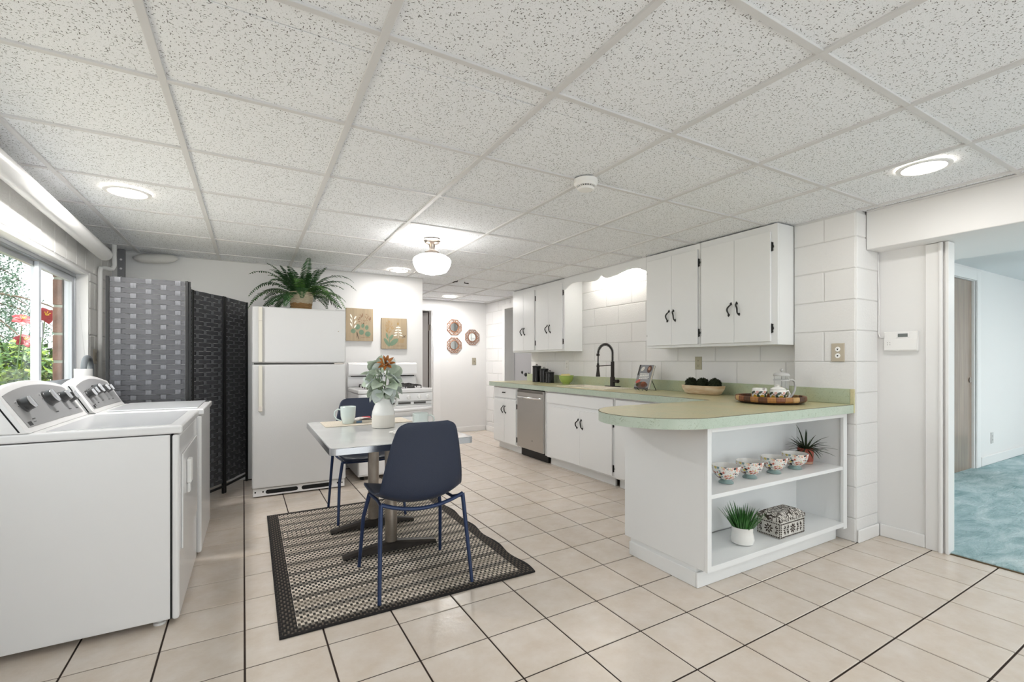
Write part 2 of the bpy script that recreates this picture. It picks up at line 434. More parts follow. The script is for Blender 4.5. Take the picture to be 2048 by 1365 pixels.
for (X0, X1, Y0, Y1) in ((-1.1, 3.6, -2.55, 1.57), (-1.1, 3.56, 1.57, YB), (1.807, 3.56, YB, YH)):
    ex = [X0] + [x for x in xs if X0 + .02 < x < X1 - .02] + [X1]; ey = [Y0] + [v for v in ys if Y0 + .02 < v < Y1 - .02] + [Y1]
    for a in range(len(ex) - 1):
        for b in range(len(ey) - 1): cpanel(ex[a] + .003, ex[a + 1] - .003, ey[b] + (0 if b == 0 and Y0 > 0 else .003), ey[b + 1] - .003)
for x in xs:
    y0, y1 = -2.55, (YH if x > 1.9 else YB)
    ob('grid_bar', MB().chamf(x - .0125, x + .0125, y0, y1, CEIL, CEIL + .01, .001, 2, -1), GRID, ceil)
for v in ys:
    x0, x1 = (1.807 if v > YB else -1.1), (3.6 if v < 1.57 else XW)
    ob('grid_bar', MB().chamf(x0, x1, v - .0115, v + .0115, CEIL + .0015, CEIL + .01, .001, 2, -1), GRID, ceil)
for (x0, x1, y0, y1) in ((3.565, 3.599, -2.55, 1.55), (3.53, 3.559, 6.0, YH), (1.81, 3.53, YH - .028, YH), (-1.1, 1.805, YB - .028, YB)):
    ob('wall_angle', MB().box(x0, x1, y0, y1, CEIL + .001, CEIL + .007), GRID, ceil)
# ---- garden window
ALU = mat('aluminium frame', '#c9ccd0', .35, .7); ALUW = mat('pale window frame', '#c3c8ce', .4)
w1 = thing('window_1', 'aluminium sliding window looking out on a sunny garden', 'window', (-1.2, 3.2, .99), kind='structure')
def ringbox(x0, x1, y0, y1, z0, z1, t):
    return MB().box(x0, x1, y0, y1, z0, z0 + t).box(x0, x1, y0, y1, z1 - t, z1).box(x0, x1, y0, y0 + t, z0 + t, z1 - t).box(x0, x1, y1 - t, y1, z0 + t, z1 - t)
ob('window_frame', ringbox(-1.235, -1.17, 1.51, 4.855, .995, 1.895, .04), ALU, w1, bev=.003)
ob('sash', ringbox(-1.225, -1.2, 1.55, 4.19, 1.036, 1.85, .03), ALU, w1, bev=.002)
s2 = ob('sash', ringbox(-1.198, -1.175, 4.13, 4.80, 1.036, 1.85, .038), ALUW, w1, bev=.002)
ob('latch', MB().box(-1.174, -1.162, 4.14, 4.16, 1.36, 1.46), ALU, s2, bev=.003)
ob('pane', MB().box(-1.214, -1.211, 1.58, 4.16, 1.066, 1.82), GLASS, w1)
ob('pane', MB().box(-1.188, -1.185, 4.168, 4.762, 1.074, 1.812), GLASS, w1)
ob('reveal', MB().box(-1.17, -1.0985, 4.835, 4.859, .992, 1.898).box(-1.17, -1.0985, 1.51, 4.835, 1.878, 1.898).box(-1.17, -1.0985, 1.51, 4.835, .992, 1.012), TRIM, w1, bev=.004)
# ---- unseen glazed doors, added in the rear wall to bring in daylight
w2 = thing('fill_window', 'unseen wide glazed doors added to light the kitchen from behind', 'added daylight opening', (1.4, -2.62, .04), kind='structure')
for k in range(4):
    a = -.6 + k
    m = MB(); 
    for q0, q1, r0, r1 in ((a, a + 1, .04, .1), (a, a + 1, 2.04, 2.1), (a, a + .05, .1, 2.04), (a + .95, a + 1, .1, 2.04)): m.box(q0, q1, -2.66, -2.6, r0, r1)
    ob('sash', m, ALUW, w2); ob('pane', MB().box(a + .05, a + .95, -2.632, -2.628, .1, 2.04), GLASS, w2)
# ---- hall door, ajar
GREYD = mat('grey painted door', '#cfcbc9', .4); BRN2 = mat('brown door edge', '#4a3129', .5)
d1 = thing('door_1', 'pale grey hall door standing ajar in its white frame', 'door', (2.56, YH + .1, 0), kind='structure')
ob('casing', MB().box(2.585, 2.71, YH - .016, YH - .001, 0, 2.12).box(1.81, 2.585, YH - .016, YH - .001, 2.04, 2.12), TRIM, d1, bev=.004)
ob('jamb', MB().box(2.563, 2.58, YH, YH + .12, 0, 2.035).box(1.86, 2.563, YH, YH + .12, 2.035, 2.05), TRIM, d1)
sl = ob('door_leaf', MB().box(-.70, 0, 0, .036, .01, 2.02), GREYD, d1, w=False, bev=.002); sl.location = (-.012, .03, 0); sl.rotation_euler = (0, 0, -math.radians(68))
ob('leaf_edge', MB().box(-.004, .003, .002, .034, .012, 2.018), BRN2, sl, w=False)
ob('hinge', MB().box(2.556, 2.564, YH + .05, YH + .10, 1.72, 1.81).cyl((2.556, YH + .105, 1.715), .008, .1, 10), NICKEL, d1)
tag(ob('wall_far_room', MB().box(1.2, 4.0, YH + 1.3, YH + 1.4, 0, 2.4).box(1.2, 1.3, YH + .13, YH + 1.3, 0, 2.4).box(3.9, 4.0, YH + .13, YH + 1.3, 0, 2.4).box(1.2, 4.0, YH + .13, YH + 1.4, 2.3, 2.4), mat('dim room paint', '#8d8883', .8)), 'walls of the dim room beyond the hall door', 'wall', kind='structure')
# ---- doorway by the counter with its grey door
d3 = thing('door_3', 'grey door with black knob in the doorway beside the counter end', 'door', (XW, 6.66, 0), kind='structure')
ob('casing', MB().box(XW - .02, XW - .007, 6.66, 6.745, 0, 2.12).box(XW - .02, XW - .007, 5.92, 6.66, 2.05, 2.12), TRIM, d3, bev=.003)
GREY3 = mat('grey door paint', '#aaa9ab', .45)
lf = ob('door_leaf', MB().box(XW + .15, XW + .185, 5.87, 6.65, .01, 2.04), GREY3, d3, bev=.003)
kb = ob('door_knob', MB().lathe([(.006, 0), (.03, 0), (.03, -.008), (.012, -.012), (.012, -.035), (.028, -.045), (.03, -.06), (.02, -.07), (.001, -.072)], 20, (XW + .149, 6.18, 1.0), 'x'), BLACK, lf, smooth=True)
ob('lock_rose', MB().lathe([(.008, 0), (.022, 0), (.022, -.01), (.008, -.012)], 18, (XW + .149, 6.38, 1.03), 'x', closed=True), BLACK, lf, smooth=True)
# ---- carpeted side room
def carpet_mat():
    k = NT('teal carpet'); p = k.pos()
    n = k.n('ShaderNodeTexNoise', i_Vector=k.scale(p, (3, 7, 1)), i_Scale=1.0, i_Detail=7.0, i_Roughness=.7, i_Distortion=.6).outputs[0]
    c = k.ramp(n, [(.3, lin('#76979c')), (.5, lin('#a3bdc1')), (.68, lin('#c6d7d9'))])
    k.l(c, k.b.inputs['Base Color']); k.b.inputs['Roughness'].default_value = .95
    f = k.n('ShaderNodeTexNoise', i_Vector=k.scale(p, (30, 60, 1)), i_Scale=1.0, i_Detail=6.0).outputs[0]
    k.bump(f, .9, .02); return k.m
tag(ob('floor_side_room', MB().box(3.788, 10.2, -2.6, 2.2, -.12, .012), carpet_mat(), bev=.006), 'mottled teal pile carpet of the side room', 'carpet', kind='structure')
tag(ob('trim_3', MB().box(3.776, 3.79, -2.55, 1.18, -.003, .006), mat('brass edge', '#5b4c33', .6)), 'dark metal strip between floor tile and carpet', 'floor strip', kind='structure')
YR = 1.97
wall('wall_side_room', 'white wall of the carpeted room with a brown door', 'y', YR, YR + .12, 3.9, 10.2, 0, 2.4, [(6.02, 6.98, 0, 2.1)])
wall('wall_side_room_end', 'white far wall of the carpeted room', 'x', 9.9, 10.05, -2.7, YR, 0, 2.4)
wall('wall_side_room_rear', 'white window wall of the carpeted room', 'y', -2.7, -2.6, 3.9, 10.2, 0, 2.4, [(5.2, 8.8, .5, 2.1)])
tag(ob('ceiling_side_room', MB().box(4.53, 10.2, -2.7, YR + .12, 2.245, 2.4), mat('textured ceiling', '#e8e9ea', .8, bump=.5, bs=50)), 'textured white ceiling of the carpeted room', 'ceiling', kind='structure')
baseboard('baseboard_side_room', 'white baseboard in the carpeted room', MB().box(7.14, 9.89, YR - .018, YR - .002, .014, .12))
WDOOR = mat('brown stained door', '#8a7767', .22, col2='#9c8877', vs_=3, stretch=(8, 8, .6), coat=.4)
d2 = thing('door_2', 'glossy brown wooden door in the carpeted room', 'door', (6.5, YR, 0), kind='structure')
ob('casing', MB().box(6.985, 7.10, YR - .02, YR - .002, .014, 2.21).box(5.9, 6.985, YR - .02, YR - .002, 2.105, 2.21), TRIM, d2, bev=.004)
ob('door_leaf', MB().box(6.021, 6.954, YR + .02, YR + .055, .013, 2.099), WDOOR, d2, bev=.003)
ob('door_pull', MB().lathe([(.001, 0), (.025, 0), (.03, -.006), (.02, -.008), (.001, -.004)], 20, (6.9, YR + .019, 1.0), 'y'), NICKEL, d2, smooth=True)
ob('jamb', MB().box(6.955, 6.98, YR, YR + .12, .014, 2.1), TRIM, d2)

# =================================================================== LAMPS SEEN, PLUS UNSEEN ADDED ONES
LENS = emit('lamp lens', '#fff6ea', 9)
def can(x, y, label, r=.092, pw=1.0, z=CEIL):
    t = thing('recessed_light', label, 'ceiling light', (x, y, z), group='recessed ceiling lights')
    ob('trim_ring', MB().lathe([(r, 0), (r + .022, 0), (r + .02, -.006), (r, -.008)], 40, (0, 0, 0), closed=True), TRIM, t, w=False, smooth=True)
    ob('lens', MB().lathe([(.001, -.004), (r - .001, -.004), (r - .001, 0), (.001, 0)], 40), LENS, t, w=False)
    ld = bpy.data.lights.new('can_light', 'AREA'); ld.shape = 'DISK'; ld.size = .16; ld.energy = CAN_W * pw; ld.color = (1, .985, .965)
    lo = bpy.data.objects.new('can_light', ld); COL.objects.link(lo); lo.parent = t; lo.location = (0, 0, -.014)
can(-.633, 3.56, 'round recessed ceiling light above the washing machines', pw=1.15)
can(3.0, 1.043, 'round recessed ceiling light beside the beam', pw=.27)
can(1.41, 5.12, 'round recessed ceiling light in front of the botanical pictures', pw=.42)
can(2.675, 6.84, 'round recessed ceiling light in the hall above the mirrors', pw=1.1)
can(.6, -.6, 'unseen recessed light added as fill over the open floor', pw=.4); can(2.6, -1.4, 'unseen recessed light added as fill near the rear glazing', pw=.4)  # both out of view, added as fill behind the camera
can(6.3, -.4, 'unseen recessed light added to brighten the carpeted room', z=2.245, pw=1.5); can(8.3, -.4, 'unseen recessed light added far inside the carpeted room', z=2.245, pw=1.5)  # both out of view, added to lift the side room's brightness
# schoolhouse globe lamp
gl = thing('ceiling_lamp', 'white schoolhouse glass lamp on a nickel stem', 'ceiling lamp', (1.29, 3.70, CEIL))
ob('canopy', MB().lathe([(.001, 0), (.068, 0), (.07, -.012), (.062, -.018), (.058, -.03), (.03, -.038), (.026, -.05), (.02, -.08), (.024, -.092), (.001, -.092)], 32), NICKEL, gl, w=False, smooth=True)
ob('fitter', MB().lathe([(.02, -.09), (.05, -.094), (.06, -.102), (.06, -.12), (.02, -.12)], 32), NICKEL, gl, w=False, smooth=True)
ob('globe', MB().lathe([(.045, -.12), (.075, -.122), (.115, -.135), (.146, -.155), (.156, -.175), (.15, -.205), (.138, -.235), (.118, -.262), (.085, -.274), (.055, -.278), (.035, -.286), (.015, -.292), (.001, -.293)], 40),
   emit('opal glass', '#fffdfa', GLOBE_E), gl, w=False, smooth=True)
sd = thing('smoke_detector', 'round white smoke detector on the ceiling', 'smoke detector', (1.60, 2.055, CEIL))
b_ = ob('body', MB().lathe([(.001, 0), (.066, 0), (.066, -.022), (.058, -.03), (.056, -.036), (.001, -.036)], 36), APPL2, sd, w=False, smooth=True)
ob('cap', MB().lathe([(.044, -.040), (.047, -.047), (.04, -.055), (.001, -.057)], 36), APPL2, sd, w=False, smooth=True)
m = MB()
for k in range(24):
    a = 2 * PI * k / 24; q = MB().box(.046, .054, -.002, .002, -.042, -.036).xf(Matrix.Rotation(a, 4, 'Z')); m.add(q.v, q.f)
ob('vent_slot', MB().lathe([(.001, -.036), (.045, -.036), (.044, -.041), (.001, -.041)], 30), DARK, sd, w=False); ob('vent_fin', m, APPL2, sd, w=False)
for k, (x, y) in enumerate(((2.19, 5.42), (2.34, 5.47))):
    hk = ob('ceiling_hook', MB().tube(([(.03, 0, 0), (.025, 0, -.014), (-.01, 0, -.018), (-.035, 0, -.03)] if k == 0 else [(0, 0, 0), (-.01, 0, -.014), (.05, 0, -.016)]), .006, 6), BLACK, loc=(x, y, CEIL))
    tag(hk, ('small bent dark hook in the ceiling beside a straight one' if k == 0 else 'small straight dark hook in the ceiling beside a bent one'), 'hook', 'hooks at the hall entrance')

# =================================================================== LAUNDRY MACHINES
PGREY = mat('grey console', '#a9a9aa', .35, .3); KNOBG = mat('silver knob', '#c9c9cb', .25, .6); KNOBD = mat('knob side', '#2c2c2d', .3)
LIDG = mat('lid enamel', '#e2e3e5', .18, coat=.4)
def machine(name, label, y0, y1, xf, knobs, washer):
    D = xf - .70; t = thing(name, label, 'washer' if washer else 'dryer', ((xf + D) / 2, (y0 + y1) / 2, 0))
    ob('body', MB().box(D, xf - .045, y0 + .003, y1 - .003, .028, .872), APPL, t, bev=.006)
    fp = ob('front_panel', MB().box(xf - .041, xf - .012, y0 + .003, y1 - .003, .022, .872), APPL, t, bev=.012, seg=3)
    ob('seam', MB().box(xf - .046, xf - .040, y0 + .006, y1 - .006, .03, .87), DARK, t)
    ob('top', MB().box(D, xf, y0, y1, .876, .913), APPL, t, bev=.009, seg=3)
    if washer:
        ld = ob('lid', MB().box(D + .23, xf - .035, y0 + .05, y1 - .05, .9135, .921), LIDG, t, bev=.004)
        ob('finger_notch', MB().box(xf - .036, xf - .012, y1 - .10, y1 - .055, .913, .9155), DARK, t, bev=.001)
    else:
        ob('top_recess', MB().box(D + .23, xf - .05, y0 + .05, y1 - .05, .9132, .9145), LIDG, t, bev=.001)
        dr = ob('door', MB().box(xf - .012, xf - .004, y0 + .07, y1 - .06, .32, .77), APPL, t, bev=.004)
        ob('handle', MB().box(xf - .004, xf + .016, y0 + .20, y0 + .27, .60, .72).box(xf - .004, xf + .010, y0 + .215, y0 + .255, .55, .6), APPL2, dr, bev=.006)
    for xx in (D + .06, xf - .09):
        for yy in (y0 + .05, y1 - .05): ob('foot', MB().lathe([(.012, .03), (.012, .012), (.024, .010), (.024, 0), (.001, 0)], 14, (xx, yy, 0)), APPL2, t)
    # console: swept profile with an arched top
    n = 28; xb, zb = xf - .505, .9135; W_ = y1 - y0
    def zt(s): return 1.075 + .045 * max(math.sin(PI * s), 0) ** .75
    m = MB(); rows = []
    for i in range(n + 1):
        s = i / n; z = zt(s); rr = min(1, min(s, 1 - s) / .03)
        rows.append([(xb, zb), (xb - .012, zb + .012), (xb - .095 - (z - 1.075) * .5, z - .01 * rr), (xb - .105 - (z - 1.075) * .5, z), (xb - .15, z - .004), (D + .01, zb + .06), (D + .01, zb)])
    k = len(rows[0]); vs = [(x, y0 + W_ * i / n, z) for i in range(n + 1) for x, z in rows[i]]
    fs = [(i * k + j, (i + 1) * k + j, (i + 1) * k + (j + 1) % k, i * k + (j + 1) % k) for i in range(n) for j in range(k)]
    fs += [tuple(range(k)), tuple(range(n * k, n * k + k))[::-1]]
    con = ob('console', m.add(vs, fs), APPL, t, bev=.004, smooth=True, ang=30)
    ob('console_seam', MB().prism([(xb - .028, zb + .006), (xb - .034, zb + .006), (xb - .119, zt(0) - .004), (xb - .113, zt(0) - .004)], 'y', y0 - .0012, y0 + .004), DARK, con)
    A = Vector((xb - .012, 0, zb + .012)); B = Vector((xb - .095, 0, 1.065)); sv = (B - A); nv = Vector((sv.z, 0, -sv.x)).normalized()
    def on(s, v, d): 
        top = Vector((xb - .095 - (zt(s) - 1.075) * .5, 0, zt(s) - .01)); p = A + (top - A) * v; return (p.x + nv.x * d, y0 + W_ * s, p.z + nv.z * d)
    g2 = MB(); nn = 24
    vs = []
    for i in range(nn + 1):
        s = .055 + .90 * i / nn
        vs += [on(s, .05, -.002), on(s, .05, .0025), on(s, .93, .0025), on(s, .93, -.002)]
    fs = [(i * 4 + j, i * 4 + 4 + j, i * 4 + 4 + (j + 1) % 4, i * 4 + (j + 1) % 4) for i in range(nn) for j in range(4)] + [(0, 1, 2, 3), (nn * 4 + 3, nn * 4 + 2, nn * 4 + 1, nn * 4)]
    pn = ob('control_panel', g2.add(vs, fs), PGREY, con, smooth=True, ang=20)
    for (yy, v, r) in knobs:
        s = (yy - y0) / W_; p = Vector(on(s, v, .003)); M4 = Matrix.Translation(p) @ nv.to_track_quat('Z', 'Y').to_matrix().to_4x4()
        kb = ob('knob', MB().lathe([(r + .004, 0), (r + .002, .006), (r, .008), (r * .96, .03), (r * .9, .032)], 28).xf(M4), KNOBD, con, smooth=True)
        ob('knob_face', MB().lathe([(r * .9, .032), (r * .86, .0345), (.001, .0345)], 28).add([(-.004, -r * .85, .034), (.004, -r * .85, .034), (.004, r * .85, .034), (-.004, r * .85, .034), (-.003, -r * .8, .04), (.003, -r * .8, .04), (.003, r * .8, .04), (-.003, r * .8, .04)],
            [(0, 1, 5, 4), (1, 2, 6, 5), (2, 3, 7, 6), (3, 0, 4, 7), (4, 5, 6, 7)]).xf(M4), KNOBG, con, smooth=True)
    mk = MB(); rr = random.Random(3)
    def dash(s, v, a, b):
        p = [on(s - a, v - b, .0028), on(s + a, v - b, .0028), on(s + a, v + b, .0028), on(s - a, v + b, .0028)]
        q = [on(s - a, v - b, .0031), on(s + a, v - b, .0031), on(s + a, v + b, .0031), on(s - a, v + b, .0031)]
        mk.add(p + q, [(0, 3, 2, 1), (4, 5, 6, 7), (0, 1, 5, 4), (1, 2, 6, 5), (2, 3, 7, 6), (3, 0, 4, 7)])
    for (yy, v, r) in knobs:
        s = (yy - y0) / W_; q = r / W_
        dash(s, v - .34, .022, .012)
        for a in (-1, 1): dash(s + a * (q + .022), v + .12, .008, .01); dash(s + a * (q + .02), v + .02, .006, .008)
    for j in range(4): dash(.085 + .013 * j, .13, .0048, .05)
    dash(.17, .14, .02, .006)
    ob('printed_marks', mk, mat('console print', '#3a3a3c', .5), con)['kind'] = 'stuff'
    return t
machine('clothes_dryer', 'white front-loading dryer with silver console and four knobs', 2.645, 3.44, -.275, [(2.79, .55, .030), (3.08, .55, .037), (3.26, .55, .027), (3.36, .55, .025)], False)
machine('washing_machine', 'white top-loading washer beside the dark woven divider', 3.49, 4.19, -.255, [(3.60, .52, .024), (3.68, .54, .022), (3.79, .56, .032), (3.93, .55, .024), (4.02, .55, .022)], True)

# pipes and fittings in the laundry corner
PIPE = mat('white pvc', '#e9e8e6', .3)
o = ob('drain_pipe', MB().tube([(-1.0, 2.4, 2.145), (-1.0, 4.82, 2.05)], .05, 24), PIPE, smooth=True)
tag(o, 'thick white drain pipe sloping below the ceiling over the window', 'pipe')
o = ob('conduit', MB().tube([(-1.075, 5.05, .9), (-1.075, 5.05, 1.95), (-1.072, 5.055, 1.975), (-1.06, 5.075, 1.985), (-1.035, 5.13, 1.985), (-1.02, 5.16, 1.99), (-1.01, 5.18, 2.02), (-1.01, 5.18, 2.2)], .016, 12), PIPE, smooth=True)
tag(o, 'slim white conduit climbing the laundry wall to the ceiling', 'pipe')
st = thing('steel_post', 'grey perforated steel strut in the laundry corner', 'metal post', (-1.0, 5.4, 0))
ob('post', MB().box(-1.025, -.975, 5.36, 5.40, 0, 2.205), mat('galvanised steel', '#77777a', .45, .6), st, bev=.003)
for z in (1.95, 2.03, 2.11): ob('bolt_hole', MB().lathe([(.001, 0), (.009, 0), (.009, -.002), (.001, -.002)], 12, (-1.0, 5.359, z), 'y'), mat('bolt', '#d8d8d8', .4), st)
fx = MB(); rr = random.Random(4)
fx.tube([(-.93, 5.44, 2.15), (-.88, 5.43, 2.15), (-.82, 5.43, 2.152), (-.75, 5.43, 2.158), (-.68, 5.43, 2.165), (-.63, 5.43, 2.172), (-.60, 5.43, 2.175)], [.012, .04, .048, .052, .05, .036, .01], 14, flat=.8)
tag(ob('duct_wrap', fx, mat('wrapped cloth', '#dcdad6', .8, bump=.8, bs=14), smooth=True, ang=80), 'lumpy white wrapped duct tucked under the ceiling', 'duct')
sp = thing('standpipe', 'white drain standpipe with grey washer hose', 'drain pipe', (-1.03, 4.42, 0))
ob('pipe', MB().lathe([(.044, .2), (.044, 1.01), (.05, 1.012), (.05, 1.155), (.044, 1.155), (.044, 1.03), (.02, 1.03)], 28, (-1.03, 4.42, 0)), PIPE, sp, smooth=True)
ob('hose', MB().tube(arc((4.51, 1.12), .085, PI, .1, 14, lambda a, b: (-1.03, a, b + .03)) + [(-1.03, 4.60, 1.05), (-1.03, 4.60, .9)], .018, 14), mat('grey hose', '#74797d', .5), sp, smooth=True)
ob('tap', MB().cyl((-1.06, 4.70, .95), .014, .15, 14).cyl((-1.06, 4.70, 1.1), .022, .03, 14).tube([(-1.06, 4.70, 1.05), (-1.04, 4.66, 1.04), (-1.03, 4.63, 1.02)], .012, 10), mat('aged brass', '#a48d72', .4, .7), sp, smooth=True)

# small wall plates
def plate(name, label, cat, loc, rz, kind, col=BEIGEP, w=.074, h=.118, group=None):
    """loc: centre on the wall surface; rz: 0 faces -Y, -90deg faces -X, +90 faces +X"""
    t = thing(name, label, cat, loc, rz, group)
    ob('cover_plate', MB().chamf(-w / 2, w / 2, -.006, -.0005, -h / 2, h / 2, .003, 1, -1), col, t, w=False)
    IV = WHITEC if kind == 'round' else col
    if kind == 'switch':
        ob('toggle', MB().box(-.005, .005, -.02, -.006, -.004, .012), col, t, w=False, bev=.002); ob('toggle_slot', MB().box(-.007, .007, -.0068, -.006, -.016, .016), mat('slot', '#8b8577', .5), t, w=False)
    elif kind:
        for s in (-1, 1):
            zc = s * .022
            r = ob('receptacle', MB().lathe([(.001, -.0085), (.0155, -.0085), (.017, -.006), (.001, -.006)], 24, (0, 0, zc), 'y') if kind == 'round' else MB().chamf(-.0155, .0155, -.008, -.006, zc - .014, zc + .014, .001, 1, -1), IV, t, w=False)
            m = MB()
            if kind == 'round':
                m.prism([(-.006, zc + .004), (.006, zc + .004), (.001, zc - .007), (-.001, zc - .007)], 'y', -.0092, -.0085)
            else: m.box(-.0065, -.0045, -.0088, -.008, zc - .002, zc + .007).box(.0045, .0065, -.0088, -.008, zc - .002, zc + .006).box(-.002, .002, -.0088, -.008, zc - .010, zc - .006)
            ob('socket_slot', m, DARK, r, w=False)
        ob('screw', MB().lathe([(.001, -.0075), (.003, -.0072), (.003, -.006), (.001, -.006)], 10, (0, 0, 0), 'y'), NICKEL, t, w=False)
    return t
plate('wall_outlet', 'beige outlet plate with two round white sockets on the pilaster', 'outlet', (XP - .006, 1.679, 1.268), -PI / 2, 'round', w=.083, h=.125)
plate('wall_outlet', 'beige duplex outlet above the wooden dough bowl', 'outlet', (XW - .006, 2.893, 1.19), -PI / 2, 'duplex', mat('olive plate', '#b0aa92', .45))
plate('wall_outlet', 'white duplex outlet above the green colander bowl', 'outlet', (XW - .006, 4.95, 1.155), -PI / 2, 'duplex', mat('white plate', '#eceae6', .4))
plate('light_switch', 'beige light switch on the hall wall below the mirrors', 'light switch', (3.326, YH - .001, 1.205), 0, 'switch', mat('tan plate', '#aaa291', .45), h=.12)
plate('wall_outlet', 'tan cover plate on the window wall above the washer', 'outlet', (-1.094, 4.98, 1.245), PI / 2, 'duplex')
plate('wall_outlet', 'pale outlet in the carpeted room near the brown door', 'outlet', (7.50, YR - .001, .31), 0, 'duplex', mat('pale plate', '#c9c9c7', .4), h=.13)
th = thing('thermostat', 'white rectangular thermostat with a small dark display', 'thermostat', (XT - .001, 1.4295, 1.343), -PI / 2)
ob('housing', MB().box(-.094, .094, -.026, 0, -.066, .064), APPL2, th, w=False, bev=.004)
ob('flap', MB().box(-.09, .09, -.030, -.026, -.06, .014), APPL2, th, w=False, bev=.002)
dsp = ob('display_bezel', MB().box(-.02, .05, -.029, -.026, .022, .054), TRIM, th, w=False, bev=.001)
ob('display', MB().box(-.012, .042, -.0305, -.029, .027, .049), mat('lcd', '#5e6460', .2), dsp, w=False)
m = MB()
for a in (0, 1):
    for b in (0, 1): m.box(-.072 + a * .014, -.069 + a * .014, -.0312, -.030, -.012 - b * .014, -.008 - b * .014)
ob('indicator_dots', m, DARK, th, w=False)
tag(ob('thermostat_wire', MB().tube([(XT - .008, 1.565, 1.95), (XT - .008, 1.56, 1.6), (XT - .008, 1.562, 1.40), (XT - .008, 1.555, 1.375), (XT - .008, 1.54, 1.372), (XT - .008, 1.527, 1.372)], .004, 6), TRIM, smooth=True), 'thin white painted wire running to the thermostat', 'wire')

# =================================================================== WOVEN DIVIDER
WEAVE = mat('charcoal woven strip', '#4a4b4f', .5, var=.3, vs_=3, stretch=(4, 1, 60), bump=.3, bs=8)
WEAVEV = mat('charcoal upright strip', '#707176', .45, var=.25, vs_=3, stretch=(60, 1, 4), bump=.3, bs=8)
FRM = mat('black divider frame', '#151516', .4)
dv = thing('room_divider', 'dark woven folding screen standing between washer and refrigerator', 'room divider', (-.4, 4.6, 0))
HZ, RH = 1.80, .0362
SC_ = {}
def strip_mesh(w, phase, cols, vertical, h):
    key = (round(w, 3), phase, vertical)
    if key in SC_: return SC_[key]
    pts = []
    if not vertical:
        n = cols * 4
        for i in range(n + 1):
            s = i / n; a = s * cols - .5; pts.append((s * w, .0042 * math.cos(PI * (a + phase))))
        vs = []; 
        for x, d in pts: vs += [(x, d - .0009, -RH / 2 + .0008), (x, d - .0009, RH / 2 - .0008), (x, d + .0009, RH / 2 - .0008), (x, d + .0009, -RH / 2 + .0008)]
    else:
        n = int(h / RH) * 2
        for i in range(n + 1):
            z = i / n * h; pts.append((z, -.0042 * math.cos(PI * (z / RH - .5 + phase))))
        vs = []
        for z, d in pts: vs += [(-.0165, d - .0009, z), (.0165, d - .0009, z), (.0165, d + .0009, z), (-.0165, d + .0009, z)]
    L = len(pts); fs = [(i * 4 + j, i * 4 + 4 + j, i * 4 + 4 + (j + 1) % 4, i * 4 + (j + 1) % 4) for i in range(L - 1) for j in range(4)]
    fs += [(0, 1, 2, 3), (L * 4 - 1, L * 4 - 2, L * 4 - 3, L * 4 - 4)]
    me = MB().add(vs, fs).mesh('strip'); me.materials.append(WEAVEV if vertical else WEAVE)
    me.polygons.foreach_set('use_smooth', [True] * len(me.polygons)); me.set_sharp_from_angle(angle=math.radians(40))
    SC_[key] = me; return me
def dpanel(p, q):
    p = Vector((p[0], p[1], 0)); q = Vector((q[0], q[1], 0)); w = (q - p).length; a = math.atan2((q - p).y, (q - p).x)
    fr = MB().box(.004, .022, -.010, .010, 0, HZ).box(w - .022, w - .004, -.010, .010, 0, HZ).box(.022, w - .022, .006, .014, HZ - .03, HZ - .012).box(.022, w - .022, -.008, .008, .055, .075)
    pn = ob('panel', fr, FRM, dv, w=False, bev=.002); pn.location = p - dv.location; pn.rotation_euler = (0, 0, a)
    cols = max(3, round((w - .044) / .092)); iw = w - .048; rows = int((HZ - .08) / RH); z0 = HZ - .001 - rows * RH
    for r in range(rows):
        o = bpy.data.objects.new('strip', strip_mesh(iw, r % 2, cols, False, 0)); COL.objects.link(o); o.parent = pn; o.location = (.024, 0, z0 + (r + .5) * RH)
    for c_ in range(cols):
        o = bpy.data.objects.new('strip', strip_mesh(iw, c_ % 2, cols, True, rows * RH)); COL.objects.link(o); o.parent = pn; o.location = (.024 + (c_ + .5) / cols * iw, 0, z0)
    return pn
PA, PB, PC_, PD, PE_ = (-.875, 4.235), (-.40, 4.235), (-.43, 4.70), (-.215, 5.06), (-.035, 5.47)
for a, b in ((PA, PB), (PB, PC_), (PC_, PD), (PD, PE_)): dpanel(a, b)

# =================================================================== REFRIGERATOR
rf = thing('refrigerator', 'white top-freezer refrigerator with a fern standing on top', 'refrigerator', (.393, 5.06, 0))
IVORY = mat('ivory handle', '#e2ddcf', .35)
ob('cabinet', MB().box(.012, .774, 4.765, 5.46, .03, 1.685), APPL, rf, bev=.006)
ob('gasket', MB().box(.018, .768, 4.745, 4.766, .09, 1.68), mat('grey gasket', '#8c8a86', .7), rf)
FR = mat('pebbled enamel', '#dbdad9', .28, bump=.12, bs=220)
fz = ob('freezer_door', MB().box(.004, .782, 4.70, 4.745, 1.193, 1.692), FR, rf, bev=.014, seg=3)
fd = ob('refrigerator_door', MB().box(.004, .782, 4.70, 4.745, .085, 1.178), FR, rf, bev=.014, seg=3)
def fhandle(par, z0, z1):
    h = ob('handle', MB().box(.054, .084, 4.668, 4.678, z0, z1).box(.056, .082, 4.678, 4.70, z0, z0 + .05).box(.056, .082, 4.678, 4.70, z1 - .05, z1), IVORY, par, bev=.005)
    ob('handle_cap', MB().box(.055, .083, 4.6665, 4.668, z1 - .125 if par is fz else z0 + .006, z1 - .122 if par is fz else z0 + .05), NICKEL, h)
fhandle(fz, 1.20, 1.685); fhandle(fd, .765, 1.17)
ob('hinge_cover', MB().box(.70, .775, 4.71, 4.78, 1.6925, 1.706), APPL2, rf, bev=.004)
ob('mid_hinge', MB().box(.68, .76, 4.715, 4.74, 1.1795, 1.1915), NICKEL, rf)
